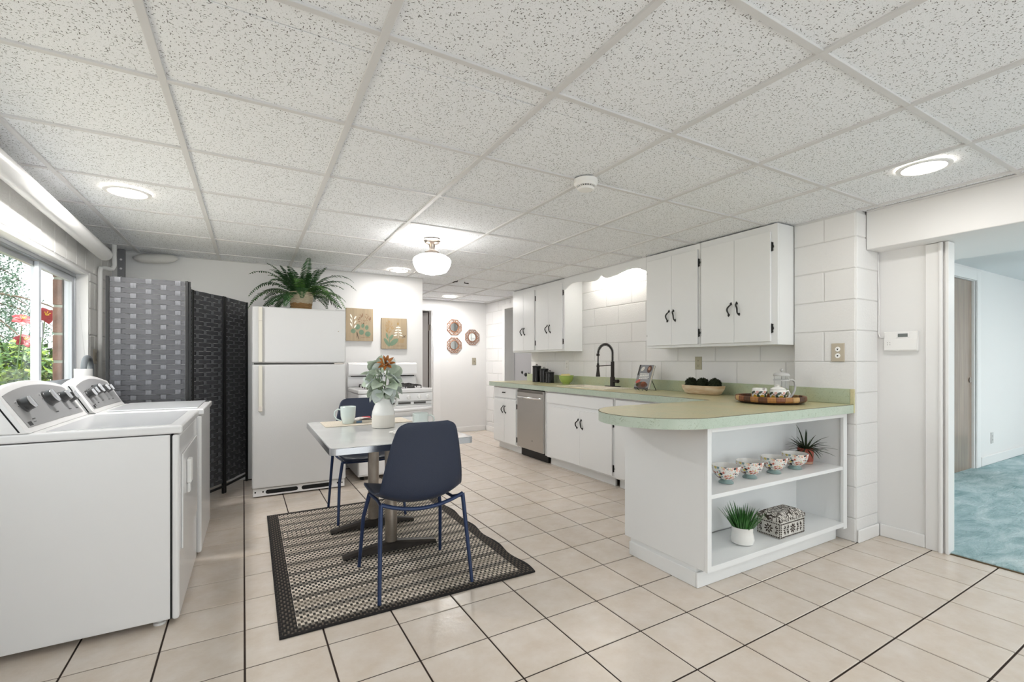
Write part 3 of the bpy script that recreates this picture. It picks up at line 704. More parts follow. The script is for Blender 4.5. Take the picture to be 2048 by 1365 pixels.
ob('badge', MB().lathe([(.001, 0), (.006, 0), (.006, -.003), (.001, -.003)], 12, (.715, 4.70, 1.49), 'y'), NICKEL, rf)
kg = ob('kick_grille', MB().box(.012, .774, 4.722, 4.742, .012, .08), APPL, rf, bev=.003)
for x0, x1 in ((.11, .37), (.40, .66)):
    ob('vent_slot', MB().prism(arc((x0 + .018, .046), .018, PI / 2, 3 * PI / 2, 8, lambda a, b: (a, b)) + arc((x1 - .018, .046), .018, -PI / 2, PI / 2, 8, lambda a, b: (a, b)), 'y', 4.7205, 4.7225), DARK, kg)
for x in (.05, .74): ob('roller', MB().lathe([(.001, -.012), (.018, -.012), (.018, .012), (.001, .012)], 16, (x, 4.80, .018), 'x'), DARK, rf)
for x in (.03, .09, .71, .75): ob('screw', MB().lathe([(.001, -.002), (.007, -.002), (.007, .001), (.001, .001)], 10, (x, 4.722, .05), 'y'), DARK, kg)

# =================================================================== STOVE
sv_ = thing('gas_stove', 'white gas stove with black grates beside the refrigerator', 'stove', (1.31, 5.15, 0))
SX0, SX1 = .925, 1.695
ob('body', MB().box(SX0, SX1, 4.87, 5.47, .04, .87), APPL, sv_, bev=.006)
for x in (SX0 + .05, SX1 - .05):
    for yy in (4.93, 5.42): ob('foot', MB().cyl((x, yy, 0), .018, .04, 12), DARK, sv_)
ob('storage_drawer', MB().box(SX0 + .005, SX1 - .005, 4.845, 4.868, .06, .235), APPL, sv_, bev=.006)
od = ob('oven_door', MB().box(SX0 + .003, SX1 - .003, 4.835, 4.868, .245, .745), APPL, sv_, bev=.008)
ob('oven_window', MB().prism([(SX0 + .15 + .5 * (1 - q) * 0 + a, b) for a, b in arc((.03, .60), .03, PI, PI / 2, 6, lambda a, b: (a, b)) for q in (1,)] + [(SX1 - .15 - .03 + a, b) for a, b in arc((0, .60), .03, PI / 2, 0, 6, lambda a, b: (a, b))] + [(SX1 - .15, .35), (SX0 + .15, .35)], 'y', 4.8325, 4.8355), mat('oven glass', '#8f8e8c', .15), od)
ob('handle', MB().tube([(SX0 + .03, 4.815, .715), (SX0 + .1, 4.785, .708), (1.31, 4.775, .70), (SX1 - .1, 4.785, .708), (SX1 - .03, 4.815, .715)], .018, 14).box(SX0 + .02, SX0 + .05, 4.80, 4.836, .70, .73).box(SX1 - .05, SX1 - .02, 4.80, 4.836, .70, .73), APPL, od, smooth=True)
ob('vent_trim', MB().box(SX0 + .003, SX1 - .003, 4.85, 4.868, .75, .785), APPL, sv_, bev=.003)
for k in range(4):
    x = SX0 + .07 + k * .165; ob('vent_slot', MB().box(x, x + .13, 4.847, 4.851, .757, .777), mat('vent dark', '#55534f', .6), sv_)
cp = ob('control_panel', MB().prism([(4.83, .79), (4.868, .79), (4.868, .872), (4.845, .872)], 'x', SX0, SX1), APPL, sv_, bev=.004)
for x in (SX0 + .08, SX0 + .17, SX1 - .265, SX1 - .15, SX1 - .06):
    ob('knob', MB().lathe([(.024, 0), (.024, -.006), (.019, -.01), (.017, -.024), (.001, -.025)], 22, (x, 4.838, .83), 'y').box(x - .003, x + .003, 4.808, 4.814, .812, .848), APPL2, cp, smooth=True)
ct = ob('cooktop', MB().box(SX0 - .004, SX1 + .004, 4.84, 5.40, .875, .918), APPL, sv_, bev=.012, seg=3)
GRT = mat('cast iron grate', '#211d1b', .55)
for gx in (SX0 + .19, SX1 - .19):
    for gy in (5.00, 5.26):
        ob('burner', MB().lathe([(.001, .936), (.036, .936), (.042, .930), (.046, .9185), (.001, .9185)], 24, (gx, gy, 0)), GRT, ct, smooth=True)
        m = MB(); s = .12
        ring = [(gx + s * math.cos(a), gy + s * math.sin(a), .948) for a in [PI / 4 + i * PI / 2 for i in range(4)]]
        for i in range(4): m.tube([ring[i], ring[(i + 1) % 4]], .005, 6)
        for i in range(4):
            a = i * PI / 2; m.tube([(gx + .085 * math.cos(a), gy + .085 * math.sin(a), .948), (gx + .055 * math.cos(a), gy + .055 * math.sin(a), .956), (gx + .022 * math.cos(a), gy + .022 * math.sin(a), .953)], .005, 6)
            m.tube([ring[i], (ring[i][0], ring[i][1], .9185)], .005, 6)
        ob('grate', m, GRT, ct)
bg_ = ob('backguard', MB().prism([(5.47, .918), (5.47, 1.19), (5.45, 1.197), (5.40, 1.19), (5.385, 1.17), (5.385, 1.06), (5.40, 1.045), (5.435, 1.04), (5.435, .918)], 'x', SX0 - .002, SX1 + .002), APPL, sv_, bev=.006, smooth=True)
ob('vent_strip', MB().box(SX0 + .03, SX1 - .03, 5.40, 5.436, 1.034, 1.043), DARK, bg_)

# =================================================================== KITCHEN CABINETS
def pull(par, axis, p, L=.115, tilt=0, horiz=False):
    """wrought-iron bow handle, spear ends; p on the door face that looks along -axis"""
    m = MB(); n = 14; pts = []; rad = []
    for i in range(n + 1):
        s = i / n * 2 - 1; pts.append((-.008 * math.copysign(1, tilt) * math.cos(s * 2.6) * (1 if not horiz else 0), -.004 - .022 * math.cos(s * PI / 2) ** .6, s * L * .36)); rad.append(.0042 + .0025 * math.cos(s * PI / 2))
    m.tube(pts, rad, 8)
    for s in (-1, 1):
        z = s * L * .36
        q = [(0, z + s * L * .15), (.0045, z + s * L * .09), (.0095, z + s * L * .03), (.0065, z - s * L * .05), (.0, z - s * L * .07), (-.0065, z - s * L * .05), (-.0095, z + s * L * .03), (-.0045, z + s * L * .09)]
        if s < 0: q = q[::-1]
        m.prism(q, 'y', -.006, -.0005); m.sphere((0, -.006, z), .007, 8, 6)
    R = Matrix.Rotation(-PI / 2, 4, 'Z') if axis == 'x' else Matrix.Identity(4)
    if horiz: R = R @ Matrix.Rotation(PI / 2, 4, 'Y')
    else: R = R @ Matrix.Rotation(tilt, 4, 'Y')
    return ob('handle', m.xf(Matrix.Translation(p) @ R), BLACK, par, smooth=True)
def hinge(par, xf, y, z, s, h=.068):
    """black butterfly hinge on a face looking along -X; s: side of the cabinet frame"""
    q = [(0, h / 2), (.010, h / 2 - .006), (.007, h / 4), (.014, 0), (.007, -h / 4), (.010, -h / 2 + .006), (0, -h / 2)]
    m = MB().prism([(y + s * a, z + b) for a, b in (q if s > 0 else q[::-1])], 'x', xf - .004, xf - .0005).cyl((xf - .006, y, z - h / 2), .0035, h, 8)
    return ob('hinge', m, BLACK, par)
def door(par, xf, y0, y1, z0, z1, hy, hz, tilt, hs, t=.019):
    d = ob('door', MB().box(xf - t, xf - .0005, y0, y1, z0, z1), CAB, par, bev=.003)
    if hy is not None: pull(d, 'x', (xf - t, hy, hz), tilt=tilt)
    for hy_, s in hs:
        for z in (z0 + (z1 - z0) * .12, z1 - (z1 - z0) * .14): hinge(d, xf - .0005, hy_, z, s)
    return d
XU = 3.283
def upper(label, y0, y1, split, d0, d1):
    t = thing('wall_cabinet', label, 'cabinet', (3.42, (y0 + y1) / 2, 1.33), group='white wall cabinets')
    ob('cabinet_box', MB().box(XU + .02, 3.552, y0 + .001, y1 - .001, 1.33, 2.207), CAB, t)
    ob('face_frame', MB().box(XU, XU + .0195, y0 + .001, y1 - .001, 1.33, 2.207), CAB, t, bev=.001)
    door(t, XU, d0, split - .001, 1.352, 2.155, split - .035, 1.615, -.22, [(d0 - .004, -1)])
    door(t, XU, split + .001, d1, 1.352, 2.155, split + .035, 1.615, .22, [(d1 + .004, 1)])
upper('white wall cabinet standing against the block pilaster', 1.984, 2.652, 2.324, 2.03, 2.632)
upper('white wall cabinet between the valance and the pilaster cabinet', 2.654, 3.276, 2.952, 2.672, 3.25)
upper('white wall cabinet with its bare side facing the sink', 4.627, 5.278, 4.955, 4.66, 5.262)
upper('white wall cabinet at the doorway end above the canisters', 5.28, 5.91, 5.59, 5.30, 5.885)
# scalloped valance over the sink
pts = []
n = 60; V0, V1 = 3.277, 4.626
def vz(s):
    a = abs(s * 2 - 1)
    if a < .10: return 2.102 + .038 * (1 - a / .10) ** 1.4
    if a < .26: return 2.102 - .006 * math.sin((a - .10) / .16 * PI)
    if a < .66: return 2.102 + .03 * (.5 - .5 * math.cos((a - .26) / .40 * PI))
    return 2.132 - .06 * ((a - .66) / .34) ** 2.2
poly = [(V0, 2.2085)] + [(V0 + (V1 - V0) * i / n, vz(i / n)) for i in range(n + 1)] + [(V1, 2.2085)]
ob('cover_strip', MB().box(XU - .006, XU + .012, V0, V1, 2.2088, 2.2185), GRID, ceil)
tag(ob('valance', MB().prism(poly, 'x', XU, XU + .018), CAB, bev=.002), 'white scalloped valance board over the sink', 'valance')
vt = thing('valance_light', 'fluorescent tube light hidden behind the scalloped valance', 'light fixture', (3.45, 3.95, 2.2))
ob('housing', MB().box(3.40, 3.50, 3.5, 4.4, 2.18, 2.206), APPL2, vt, bev=.004)
ob('tube', MB().tube([(3.45, 3.53, 2.163), (3.45, 4.37, 2.163)], .013, 12), emit('fluorescent tube', '#fffaf2', TUBE_E * 2.5), vt, smooth=True)

XF, ZB0, ZT = 2.985, .095, .862
def base(label, y0, y1, toe=True, end=False):
    t = thing('base_cabinet', label, 'cabinet', (3.27, (y0 + y1) / 2, 0), group='white base cabinets')
    ob('cabinet_box', MB().box(XF + .02, 3.54, y0 + .001, y1 - .001, ZB0, ZT), CAB, t)
    ob('face_frame', MB().box(XF, XF + .0195, y0 + .001, y1 - .001, ZB0, ZT), CAB, t, bev=.001)
    ob('toe_kick', MB().box(3.045, 3.065, y0 + (.06 if end == 0 else .001), y1 - (.001 if end != 1 else .05), .002, ZB0 - .001), CAB, t)
    return t
c1 = base('white base cabinet with one drawer beside the dishwasher', 5.255, 5.93, end=1)
dw = ob('drawer', MB().box(XF - .019, XF - .0005, 5.275, 5.905, .715, .845), CAB, c1, bev=.003); pull(dw, 'x', (XF - .019, 5.59, .785), L=.075, horiz=True)
door(c1, XF, 5.275, 5.589, .115, .695, 5.555, .555, -.22, [(5.271, -1)]); door(c1, XF, 5.591, 5.905, .115, .695, 5.625, .555, .22, [])
c2 = base('white sink cabinet with two doors right of the dishwasher', 3.385, 4.565)
ob('false_front', MB().box(XF - .016, XF - .0005, 3.40, 4.545, .728, .845), CAB, c2, bev=.003)
door(c2, XF, 3.91, 4.46, .115, .69, 3.945, .55, .22, [(4.464, 1)]); door(c2, XF, 3.409, 3.908, .115, .69, 3.873, .55, -.22, [(3.405, -1)])
c3 = base('white corner base cabinet between the sink and the peninsula', 2.30, 3.383)
dw = ob('drawer', MB().box(XF - .016, XF - .0005, 2.42, 3.365, .728, .845), CAB, c3, bev=.003)
ob('knob', MB().lathe([(.006, 0), (.006, -.014), (.012, -.018), (.012, -.024), (.001, -.027)], 14, (XF - .016, 2.95, .80), 'x'), BLACK, dw, smooth=True)
door(c3, XF, 2.88, 3.365, .115, .69, 2.92, .55, -.22, [(3.369, 1)])
# dishwasher
dwm = thing('dishwasher', 'stainless steel dishwasher with a bar handle', 'dishwasher', (3.27, 4.91, 0))
ob('tub', MB().box(XF + .03, 3.53, 4.60, 5.222, .11, .855), mat('dark tub', '#232323', .6), dwm)
dd = ob('door', MB().box(XF - .028, XF + .028, 4.603, 5.219, .118, .848), STEEL, dwm, bev=.005)
hb = ob('handle', MB().tube([(XF - .034, 4.63, .762), (XF - .062, 4.67, .757), (XF - .07, 4.91, .753), (XF - .062, 5.15, .757), (XF - .034, 5.19, .762)], .014, 14).box(XF - .045, XF - .028, 4.62, 4.655, .75, .775).box(XF - .045, XF - .028, 5.165, 5.2, .75, .775), mat('polished steel', '#d3d1ce', .18, 1), dd, smooth=True)
ob('control_strip', MB().box(XF - .0285, XF - .027, 4.61, 5.21, .815, .842), mat('dark steel', '#77736e', .3, 1), dd)
ob('maker_mark', MB().box(XF - .0288, XF - .0279, 4.83, 4.87, .228, .232).box(XF - .0288, XF - .0279, 4.84, 4.86, .236, .244), mat('etched mark', '#77736e', .5), dd)['kind'] = 'stuff'
ob('toe_panel', MB().box(3.03, 3.05, 4.60, 5.222, .004, .108), mat('black plastic', '#131313', .5), dwm)
for yy in (4.585, 5.239): ob('filler_strip', MB().box(XF, XF + .05, yy - .012, yy + .012, .1, .856), CAB, dwm)
# peninsula with open shelves
PX0, PX1, PY0, PY1 = 2.052, 3.452, 1.612, 2.235
pn = thing('peninsula_cabinet', 'white peninsula cabinet with two open display shelves', 'cabinet', (2.75, 1.92, 0))
ob('end_panel', MB().prism([(PY0 + .02, .105), (PY1, .105), (PY1, ZT), (PY0 + .02, ZT)], 'x', PX0, PX0 + .019), CAB, pn, bev=.002)
ob('side_panel', MB().box(PX1 - .03, PX1 - .011, PY0 + .02, PY1, .105, ZT), CAB, pn)
ob('back_panel', MB().box(PX0 + .0195, PX1 - .0305, 1.93, 1.945, .14, ZT), CAB, pn)
ob('core', MB().box(PX0 + .0195, PX1 - .0305, 1.946, PY1, .105, ZT), CAB, pn)
ob('shelf', MB().box(PX0 + .0195, PX1 - .0305, PY0 + .004, 1.9295, .484, .506), CAB, pn, bev=.002)
ob('bottom_shelf', MB().box(PX0 + .0195, PX1 - .0305, PY0 + .02, 1.9295, .108, .132), CAB, pn)
ob('top_panel', MB().box(PX0 + .0195, PX1 - .0305, PY0 + .02, 1.9295, .842, ZT), CAB, pn)
ob('face_frame', MB().box(PX0 - .002, PX0 + .03, PY0, PY0 + .019, .105, ZT).box(PX1 - .045, PX1, PY0, PY0 + .019, .09, ZT).box(PX0 + .03, PX1 - .045, PY0, PY0 + .019, .835, ZT).box(PX0 + .03, PX1 - .045, PY0, PY0 + .019, .105, .133), CAB, pn, bev=.001)
ob('plinth', MB().box(PX0 + .008, PX1 - .012, 1.69, 2.19, .001, .1045), CAB, pn)
ob('plinth_board', MB().box(PX0 - .004, PX0 + .0075, 1.686, 2.192, .001, .082).box(PX0 - .004, PX1 - .012, 1.674, 1.6855, .001, .082), CAB, pn, bev=.003)
# ---- countertop
ZC = .92
ctp = thing('countertop', 'green laminate countertop with a rounded peninsula end', 'countertop', (3.0, 3.5, .865))
R_ = .355; cy = 1.58 + R_
outline = [(XP - .008, 1.58), (2.055, 1.58)] + arc((2.055, cy), R_, -PI / 2, -3 * PI / 2, 28, lambda a, b: (a, b))[1:] + [(2.945, 2.29), (2.945, 6.0), (XW - .022, 6.0), (XW - .022, 1.986), (XP - .008, 1.986)]
SKX0, SKX1, SKY0, SKY1 = 3.06, 3.44, 3.62, 4.42
def slab(z0, z1, inset=0):
    # split outline into two convex-ish pieces around the sink cut-out
    m = MB()
    pen = [p for p in outline if p[1] <= 2.2901]
    pen = [(XP - .008, 1.58), (2.055, 1.58)] + arc((2.055, cy), R_, -PI / 2, -3 * PI / 2, 28, lambda a, b: (a, b))[1:] + [(XW - .022, 2.29), (XW - .022, 1.986), (XP - .008, 1.986)]
    m.prism(pen, 'z', z0, z1)
    for (a, b, c_, d) in rects_minus(2.945, XW - .022, 2.29, 6.0, [(SKX0, SKX1, SKY0, SKY1)]): m.box(a, b, c_, d, z0, z1)
    return m
ob('worktop', slab(ZC - .004, ZC), LAM, ctp)
ob('core', slab(ZT + .003, ZC - .0045), mat('substrate', '#a98f68', .8), ctp)
rim = [(XP - .008, 1.58), (2.055, 1.58)] + arc((2.055, cy), R_, -PI / 2, -3 * PI / 2, 36, lambda a, b: (a, b))[1:] + [(2.945, 2.29), (2.945, 6.0), (XW - .03, 6.0)]
def band(path, t, z0, z1):
    vs = []; n = len(path)
    for i, p in enumerate(path):
        a = Vector(path[max(i - 1, 0)]); b = Vector(path[min(i + 1, n - 1)]); P = Vector(p)
        d1 = (P - a).normalized() if i else (b - P).normalized(); d2 = (b - P).normalized() if i < n - 1 else d1
        n1 = Vector((-d1.y, d1.x)); n2 = Vector((-d2.y, d2.x)); nn = (n1 + n2).normalized(); k = 1 / max(.5, nn.dot(n1)); o_ = P + nn * t * k
        vs += [(P.x, P.y, z0), (o_.x, o_.y, z0), (o_.x, o_.y, z1), (P.x, P.y, z1)]
    fs = [(i * 4 + j, i * 4 + 4 + j, i * 4 + 4 + (j + 1) % 4, i * 4 + (j + 1) % 4) for i in range(n - 1) for j in range(4)] + [(0, 1, 2, 3), (n * 4 - 1, n * 4 - 2, n * 4 - 3, n * 4 - 4)]
    return MB().add(vs, fs)
ob('edge_band', band(rim, .003, ZC - .057, ZC - .0025), LAME, ctp, smooth=True, ang=30)
ob('edge_seam', band(rim, .0033, ZC - .0025, ZC - .0003), mat('seam line', '#5d5137', .6), ctp, smooth=True, ang=30)
ob('backsplash', MB().box(XW - .021, XW - .007, 1.99, 5.95, ZC + .0005, ZC + .102).box(XP - .021, XP - .007, 1.60, 1.9895, ZC + .0005, ZC + .102), LAMB, ctp, bev=.002)
ob('backsplash_cap', MB().box(XP - .022, XP - .006, 1.575, 1.598, ZC - .057, ZC + .102), LAM, ctp, bev=.001)
sk = thing('kitchen_sink', 'white drop-in kitchen sink below the black faucet', 'sink', (3.25, 4.02, .75))
PORC = mat('cream porcelain', '#f3ebdc', .15, coat=.4)
m = MB()
for (a, b, c_, d) in rects_minus(SKX0 - .02, SKX1 + .02, SKY0 - .02, SKY1 + .02, [(SKX0 + .03, SKX1 - .05, SKY0 + .03, SKY1 - .03)]): m.box(a, b, c_, d, ZC + .0005, ZC + .009)
ob('rim', m, PORC, sk, bev=.003)
ob('basin', MB().box(SKX0 + .03, SKX1 - .05, SKY0 + .03, SKY1 - .03, .868, .872).box(SKX0 + .025, SKX0 + .03, SKY0 + .03, SKY1 - .03, .868, ZC).box(SKX1 - .05, SKX1 - .045, SKY0 + .03, SKY1 - .03, .868, ZC).box(SKX0 + .03, SKX1 - .05, SKY0 + .025, SKY0 + .03, .868, ZC).box(SKX0 + .03, SKX1 - .05, SKY1 - .03, SKY1 - .025, .868, ZC), PORC, sk)
# faucet
FX, FY, FZ = 3.43, 3.93, ZC + .0095
fc = thing('kitchen_faucet', 'dark bronze spring-neck kitchen faucet', 'faucet', (FX, FY, FZ))
ob('deck_plate', MB().prism(arc((FX, FY - .09), .028, PI, 2 * PI, 10, lambda a, b: (a, b)) + arc((FX, FY + .09), .028, 0, PI, 10, lambda a, b: (a, b)), 'z', FZ, FZ + .007), BRONZE, fc, bev=.002)
ob('body', MB().lathe([(.027, FZ + .007), (.027, FZ + .10), (.024, FZ + .105), (.02, FZ + .11), (.02, FZ + .27), (.016, FZ + .275), (.001, FZ + .275)], 24, (FX, FY, 0)), BRONZE, fc, smooth=True)
ob('lever', MB().lathe([(.018, 0), (.018, -.05), (.02, -.052), (.02, -.068), (.015, -.072), (.001, -.072)], 18, (FX, FY - .022, FZ + .06), 'y').tube([(FX, FY - .085, FZ + .06), (FX - .03, FY - .09, FZ + .062)], .006, 8), BRONZE, fc, smooth=True)
RA = .10
neck = [(FX, FY, FZ + .27), (FX, FY, FZ + .35)] + arc((FX - RA, FZ + .36), RA, .05, PI - .05, 16, lambda a, b: (a, FY, b)) + [(FX - 2 * RA - .002, FY, FZ + .34), (FX - 2 * RA - .004, FY, FZ + .25)]
ob('hose', MB().tube(neck, .0075, 10), BLACK, fc, smooth=True)
coil = []; base_pts = [Vector(p) for p in neck[:-2]]; seglen = [0]
for i in range(1, len(base_pts)): seglen.append(seglen[-1] + (base_pts[i] - base_pts[i - 1]).length)
TL = seglen[-1]; NT_ = 30
for k in range(NT_ * 10 + 1):
    d = TL * k / (NT_ * 10); i = max(j for j in range(len(seglen)) if seglen[j] <= d + 1e-9); i = min(i, len(base_pts) - 2)
    s = (d - seglen[i]) / (seglen[i + 1] - seglen[i]); p = base_pts[i].lerp(base_pts[i + 1], s); t_ = (base_pts[i + 1] - base_pts[i]).normalized(); n1 = Vector((0, 1, 0)); n2 = t_.cross(n1)
    a = 2 * PI * k / 10; coil.append(p + (n1 * math.cos(a) + n2 * math.sin(a)) * .014)
ob('spring', MB().tube(coil, .0026, 5), BRONZE, fc, smooth=True)
HX = FX - 2 * RA - .004
ob('spray_head', MB().lathe([(.001, FZ + .255), (.012, FZ + .255), (.014, FZ + .20), (.016, FZ + .17), (.023, FZ + .12), (.023, FZ + .112), (.001, FZ + .112)], 20, (HX, FY, 0)), BRONZE, fc, smooth=True)
ob('spring_collar', MB().lathe([(.001, FZ + .335), (.017, FZ + .335), (.017, FZ + .36), (.001, FZ + .36)], 16, (HX, FY, 0)), BRONZE, fc, smooth=True)
ob('support_arm', MB().tube([(FX, FY, FZ + .235), (HX, FY, FZ + .225)], .005, 8).lathe([(.012, FZ + .215), (.017, FZ + .215), (.017, FZ + .235), (.012, FZ + .235)], 16, (HX, FY, 0), closed=True), BRONZE, fc, smooth=True)
tag(ob('air_gap', MB().lathe([(.001, .05), (.014, .05), (.018, .046), (.018, .012), (.021, .01), (.021, 0), (.001, 0)], 20), CHROME, loc=(3.46, 3.60, ZC + .001), smooth=True), 'short chrome air gap cap on the counter beside the sink', 'air gap')

# =================================================================== TABLE, CHAIRS, RUG
rug = MB(); RW, RL, n1, n2 = .65, .925, 40, 56
def rz(u, v):
    e = max(0, (abs(u - .5) - .42) / .08)
    return .0085 + (.0015 * math.sin(v * 34) + .001 * math.sin(v * 13 + 1)) * e if u > .5 else .0085 + .0015 * math.sin(v * 25) * e
def rp(u, v, top):
    x = (u - .5) * 2 * RW; yy = (v - .5) * 2 * RL
    if u > .6: x += .010 * math.sin(v * 30) * (u - .6) / .4
    return (x, yy, max(rz(u, v), .008) if top else .001)
T_ = [rp(i / n1, j / n2, True) for i in range(n1 + 1) for j in range(n2 + 1)]; B_ = [rp(i / n1, j / n2, False) for i in range(n1 + 1) for j in range(n2 + 1)]
k = n2 + 1; off = len(T_)
fs = [(i * k + j, (i + 1) * k + j, (i + 1) * k + j + 1, i * k + j + 1) for i in range(n1) for j in range(n2)]
fs += [tuple(off + q for q in f[::-1]) for f in fs]
for i in range(n1):
    for j in (0, n2): a, b = i * k + j, (i + 1) * k + j; fs.append((a, b, off + b, off + a))
for j in range(n2):
    for i in (0, n1): a, b = i * k + j, i * k + j + 1; fs.append((a, b, off + b, off + a))
tag(ob('area_rug', rug.add(T_ + B_, fs), rug_mat(), loc=(.755, 3.195, 0), smooth=True, ang=50), 'black and beige woven rug under the dining table', 'rug')

TZ = .752; TX0, TX1, TY0, TY1 = .352, 1.165, 2.585, 3.79
tb = thing('dining_table', 'grey-topped dining table with metal edge and two pedestals', 'table', (.757, 3.19, .012))
def rrect(x0, x1, y0, y1, r, n=6):
    p = []
    for (cx_, cy_, a) in ((x1 - r, y1 - r, 0), (x0 + r, y1 - r, PI / 2), (x0 + r, y0 + r, PI), (x1 - r, y0 + r, 3 * PI / 2)):
        p += arc((cx_, cy_), r, a, a + PI / 2, n, lambda a_, b_: (a_, b_))
    return p
ob('tabletop', MB().prism(rrect(TX0 + .004, TX1 - .004, TY0 + .004, TY1 - .004, .03), 'z', TZ - .034, TZ), mat('grey laminate top', '#d6d6d5', .16, var=.08, vs_=5, coat=.4), tb)
oo = rrect(TX0, TX1, TY0, TY1, .034); ii = rrect(TX0 + .0045, TX1 - .0045, TY0 + .0045, TY1 - .0045, .03); N = len(oo)
prof = [(0, TZ - .036), (0, TZ - .002), (1, TZ + .0008)]
vs = []
for i in range(N): vs += [(oo[i][0], oo[i][1], TZ - .036), (oo[i][0], oo[i][1], TZ - .002), (ii[i][0], ii[i][1], TZ + .0006), (ii[i][0], ii[i][1], TZ - .036)]
ob('edge_trim', MB().add(vs, [(i * 4 + j, ((i + 1) % N) * 4 + j, ((i + 1) % N) * 4 + (j + 1) % 4, i * 4 + (j + 1) % 4) for i in range(N) for j in range(4)]), mat('aluminium edge', '#c6c9cf', .2, 1), tb, smooth=True, ang=40)
COLM = mat('worn steel column', '#a79f97', .28, .9, var=.3, vs_=9); FOOT = mat('worn black base', '#3a3430', .45, .4, var=.5, vs_=7)
for yy in (2.97, 3.46):
    ob('column', MB().lathe([(.038, .075), (.038, TZ - .05), (.001, TZ - .05)], 28, (.765, yy, 0)), COLM, tb, smooth=True)
    ob('top_bracket', MB().box(.48, 1.05, yy - .05, yy + .05, TZ - .05, TZ - .0365), FOOT, tb)
    f = MB(); n = 16; vs = []
    for i in range(n + 1):
        s = i / n * 2 - 1; x = .765 + s * .29; w_ = .038 - .008 * abs(s); zt_ = .078 - .045 * abs(s) ** 1.2
        vs += [(x, yy - w_, .012 if abs(s) > .9 else .022), (x, yy - w_, zt_ - .012), (x, yy - w_ * .6, zt_), (x, yy + w_ * .6, zt_), (x, yy + w_, zt_ - .012), (x, yy + w_, .012 if abs(s) > .9 else .022)]
    fs = [(i * 6 + j, i * 6 + 6 + j, i * 6 + 6 + (j + 1) % 6, i * 6 + (j + 1) % 6) for i in range(n) for j in range(6)] + [tuple(range(6)), tuple(range(n * 6, n * 6 + 6))[::-1]]
    ob('foot', f.add(vs, fs), FOOT, tb, smooth=True)

def make_chair(label):
    t = thing('dining_chair', label, 'chair', (0, 0, 0), group='chairs at the dining table')
    # profile in (y, z): front of seat at +y, back leaning to -y
    P = [(.245, .452), (.235, .462), (.19, .468), (.1, .462), (0, .452), (-.08, .446), (-.14, .452), (-.18, .478), (-.202, .525), (-.215, .60), (-.228, .69), (-.243, .79), (-.255, .86), (-.258, .885)]
    Wd = [.195, .215, .232, .238, .238, .234, .23, .226, .222, .213, .197, .175, .150, .105]
    UP = [.012, .018, .028, .036, .045, .055, .065, .06, .05, .04, .032, .024, .016, .01]
    cs = len(P) - 1
    def cr(A, s):
        x = s * cs; i = min(int(x), cs - 1); f = x - i
        p0, p1, p2, p3 = A[max(i - 1, 0)], A[i], A[i + 1], A[min(i + 2, cs)]
        return .5 * ((2 * p1) + (p2 - p0) * f + (2 * p0 - 5 * p1 + 4 * p2 - p3) * f * f + (3 * p1 - p0 - 3 * p2 + p3) * f ** 3)
    Py = [p[0] for p in P]; Pz = [p[1] for p in P]
    def fn(u, v):
        s = v * 2 - 1; y_, z_ = cr(Py, u), cr(Pz, u); w_ = cr(Wd, u); up = cr(UP, u)
        dy, dz = cr(Py, min(1, u + .01)) - cr(Py, max(0, u - .01)), cr(Pz, min(1, u + .01)) - cr(Pz, max(0, u - .01)); L = math.hypot(dy, dz); ny, nz = dz / L, -dy / L
        if nz < 0 and u < .5: ny, nz = -ny, -nz
        k_ = up * abs(s) ** 2.4
        drop = 0
        return (s * w_, y_ + abs(ny) * k_, z_ + (abs(nz) * k_))
    sh = ob('seat_shell', MB().grid(fn, 52, 20), NAVY, t, w=False, smooth=True, ang=80)
    so = sh.modifiers.new('solid', 'SOLIDIFY'); so.thickness = .009; so.offset = 0
    for sx in (-1, 1):
        ob('leg', MB().tube([(sx * .205, .17, .438), (sx * .232, .205, .30), (sx * .247, .25, 0)], [.0115, .011, .0095], 12), NAVYM, t, w=False, smooth=True)
        ob('leg', MB().tube([(sx * .222, -.175, .468), (sx * .232, -.2, .30), (sx * .247, -.248, 0)], [.0115, .011, .0095], 12), NAVYM, t, w=False, smooth=True)
    ob('rear_rail', MB().tube([(s / 8 * .222, -.176 - .012 * (1 - (s / 8) ** 2), .468 - .044 * (1 - (s / 8) ** 2)) for s in range(-8, 9)], .0105, 10), NAVYM, t, w=False, smooth=True)
    ob('front_rail', MB().tube([(s / 8 * .205, .17, .438 - .006 * (1 - (s / 8) ** 2)) for s in range(-8, 9)], .0105, 10), NAVYM, t, w=False, smooth=True)
    for sx in (-1, 1): ob('side_rail', MB().tube([(sx * .218, -.172, .455), (sx * .2, -.08, .43), (sx * .19, .05, .432), (sx * .203, .168, .436)], .009, 8), NAVYM, t, w=False, smooth=True)
    return t
ch = make_chair('navy shell chair with its back towards the stove-free end of the table')
ch['label'] = 'navy chair seen from behind, drawn up to the dining table'
ch.location = (.79, 2.575, .0115); ch.rotation_euler = (0, 0, 0)
c2_ = dup(ch); c2_.location = (.795, 3.86, .0115); c2_.rotation_euler = (0, 0, PI); c2_['label'] = 'navy chair between the dining table and the stove, facing the pitcher'

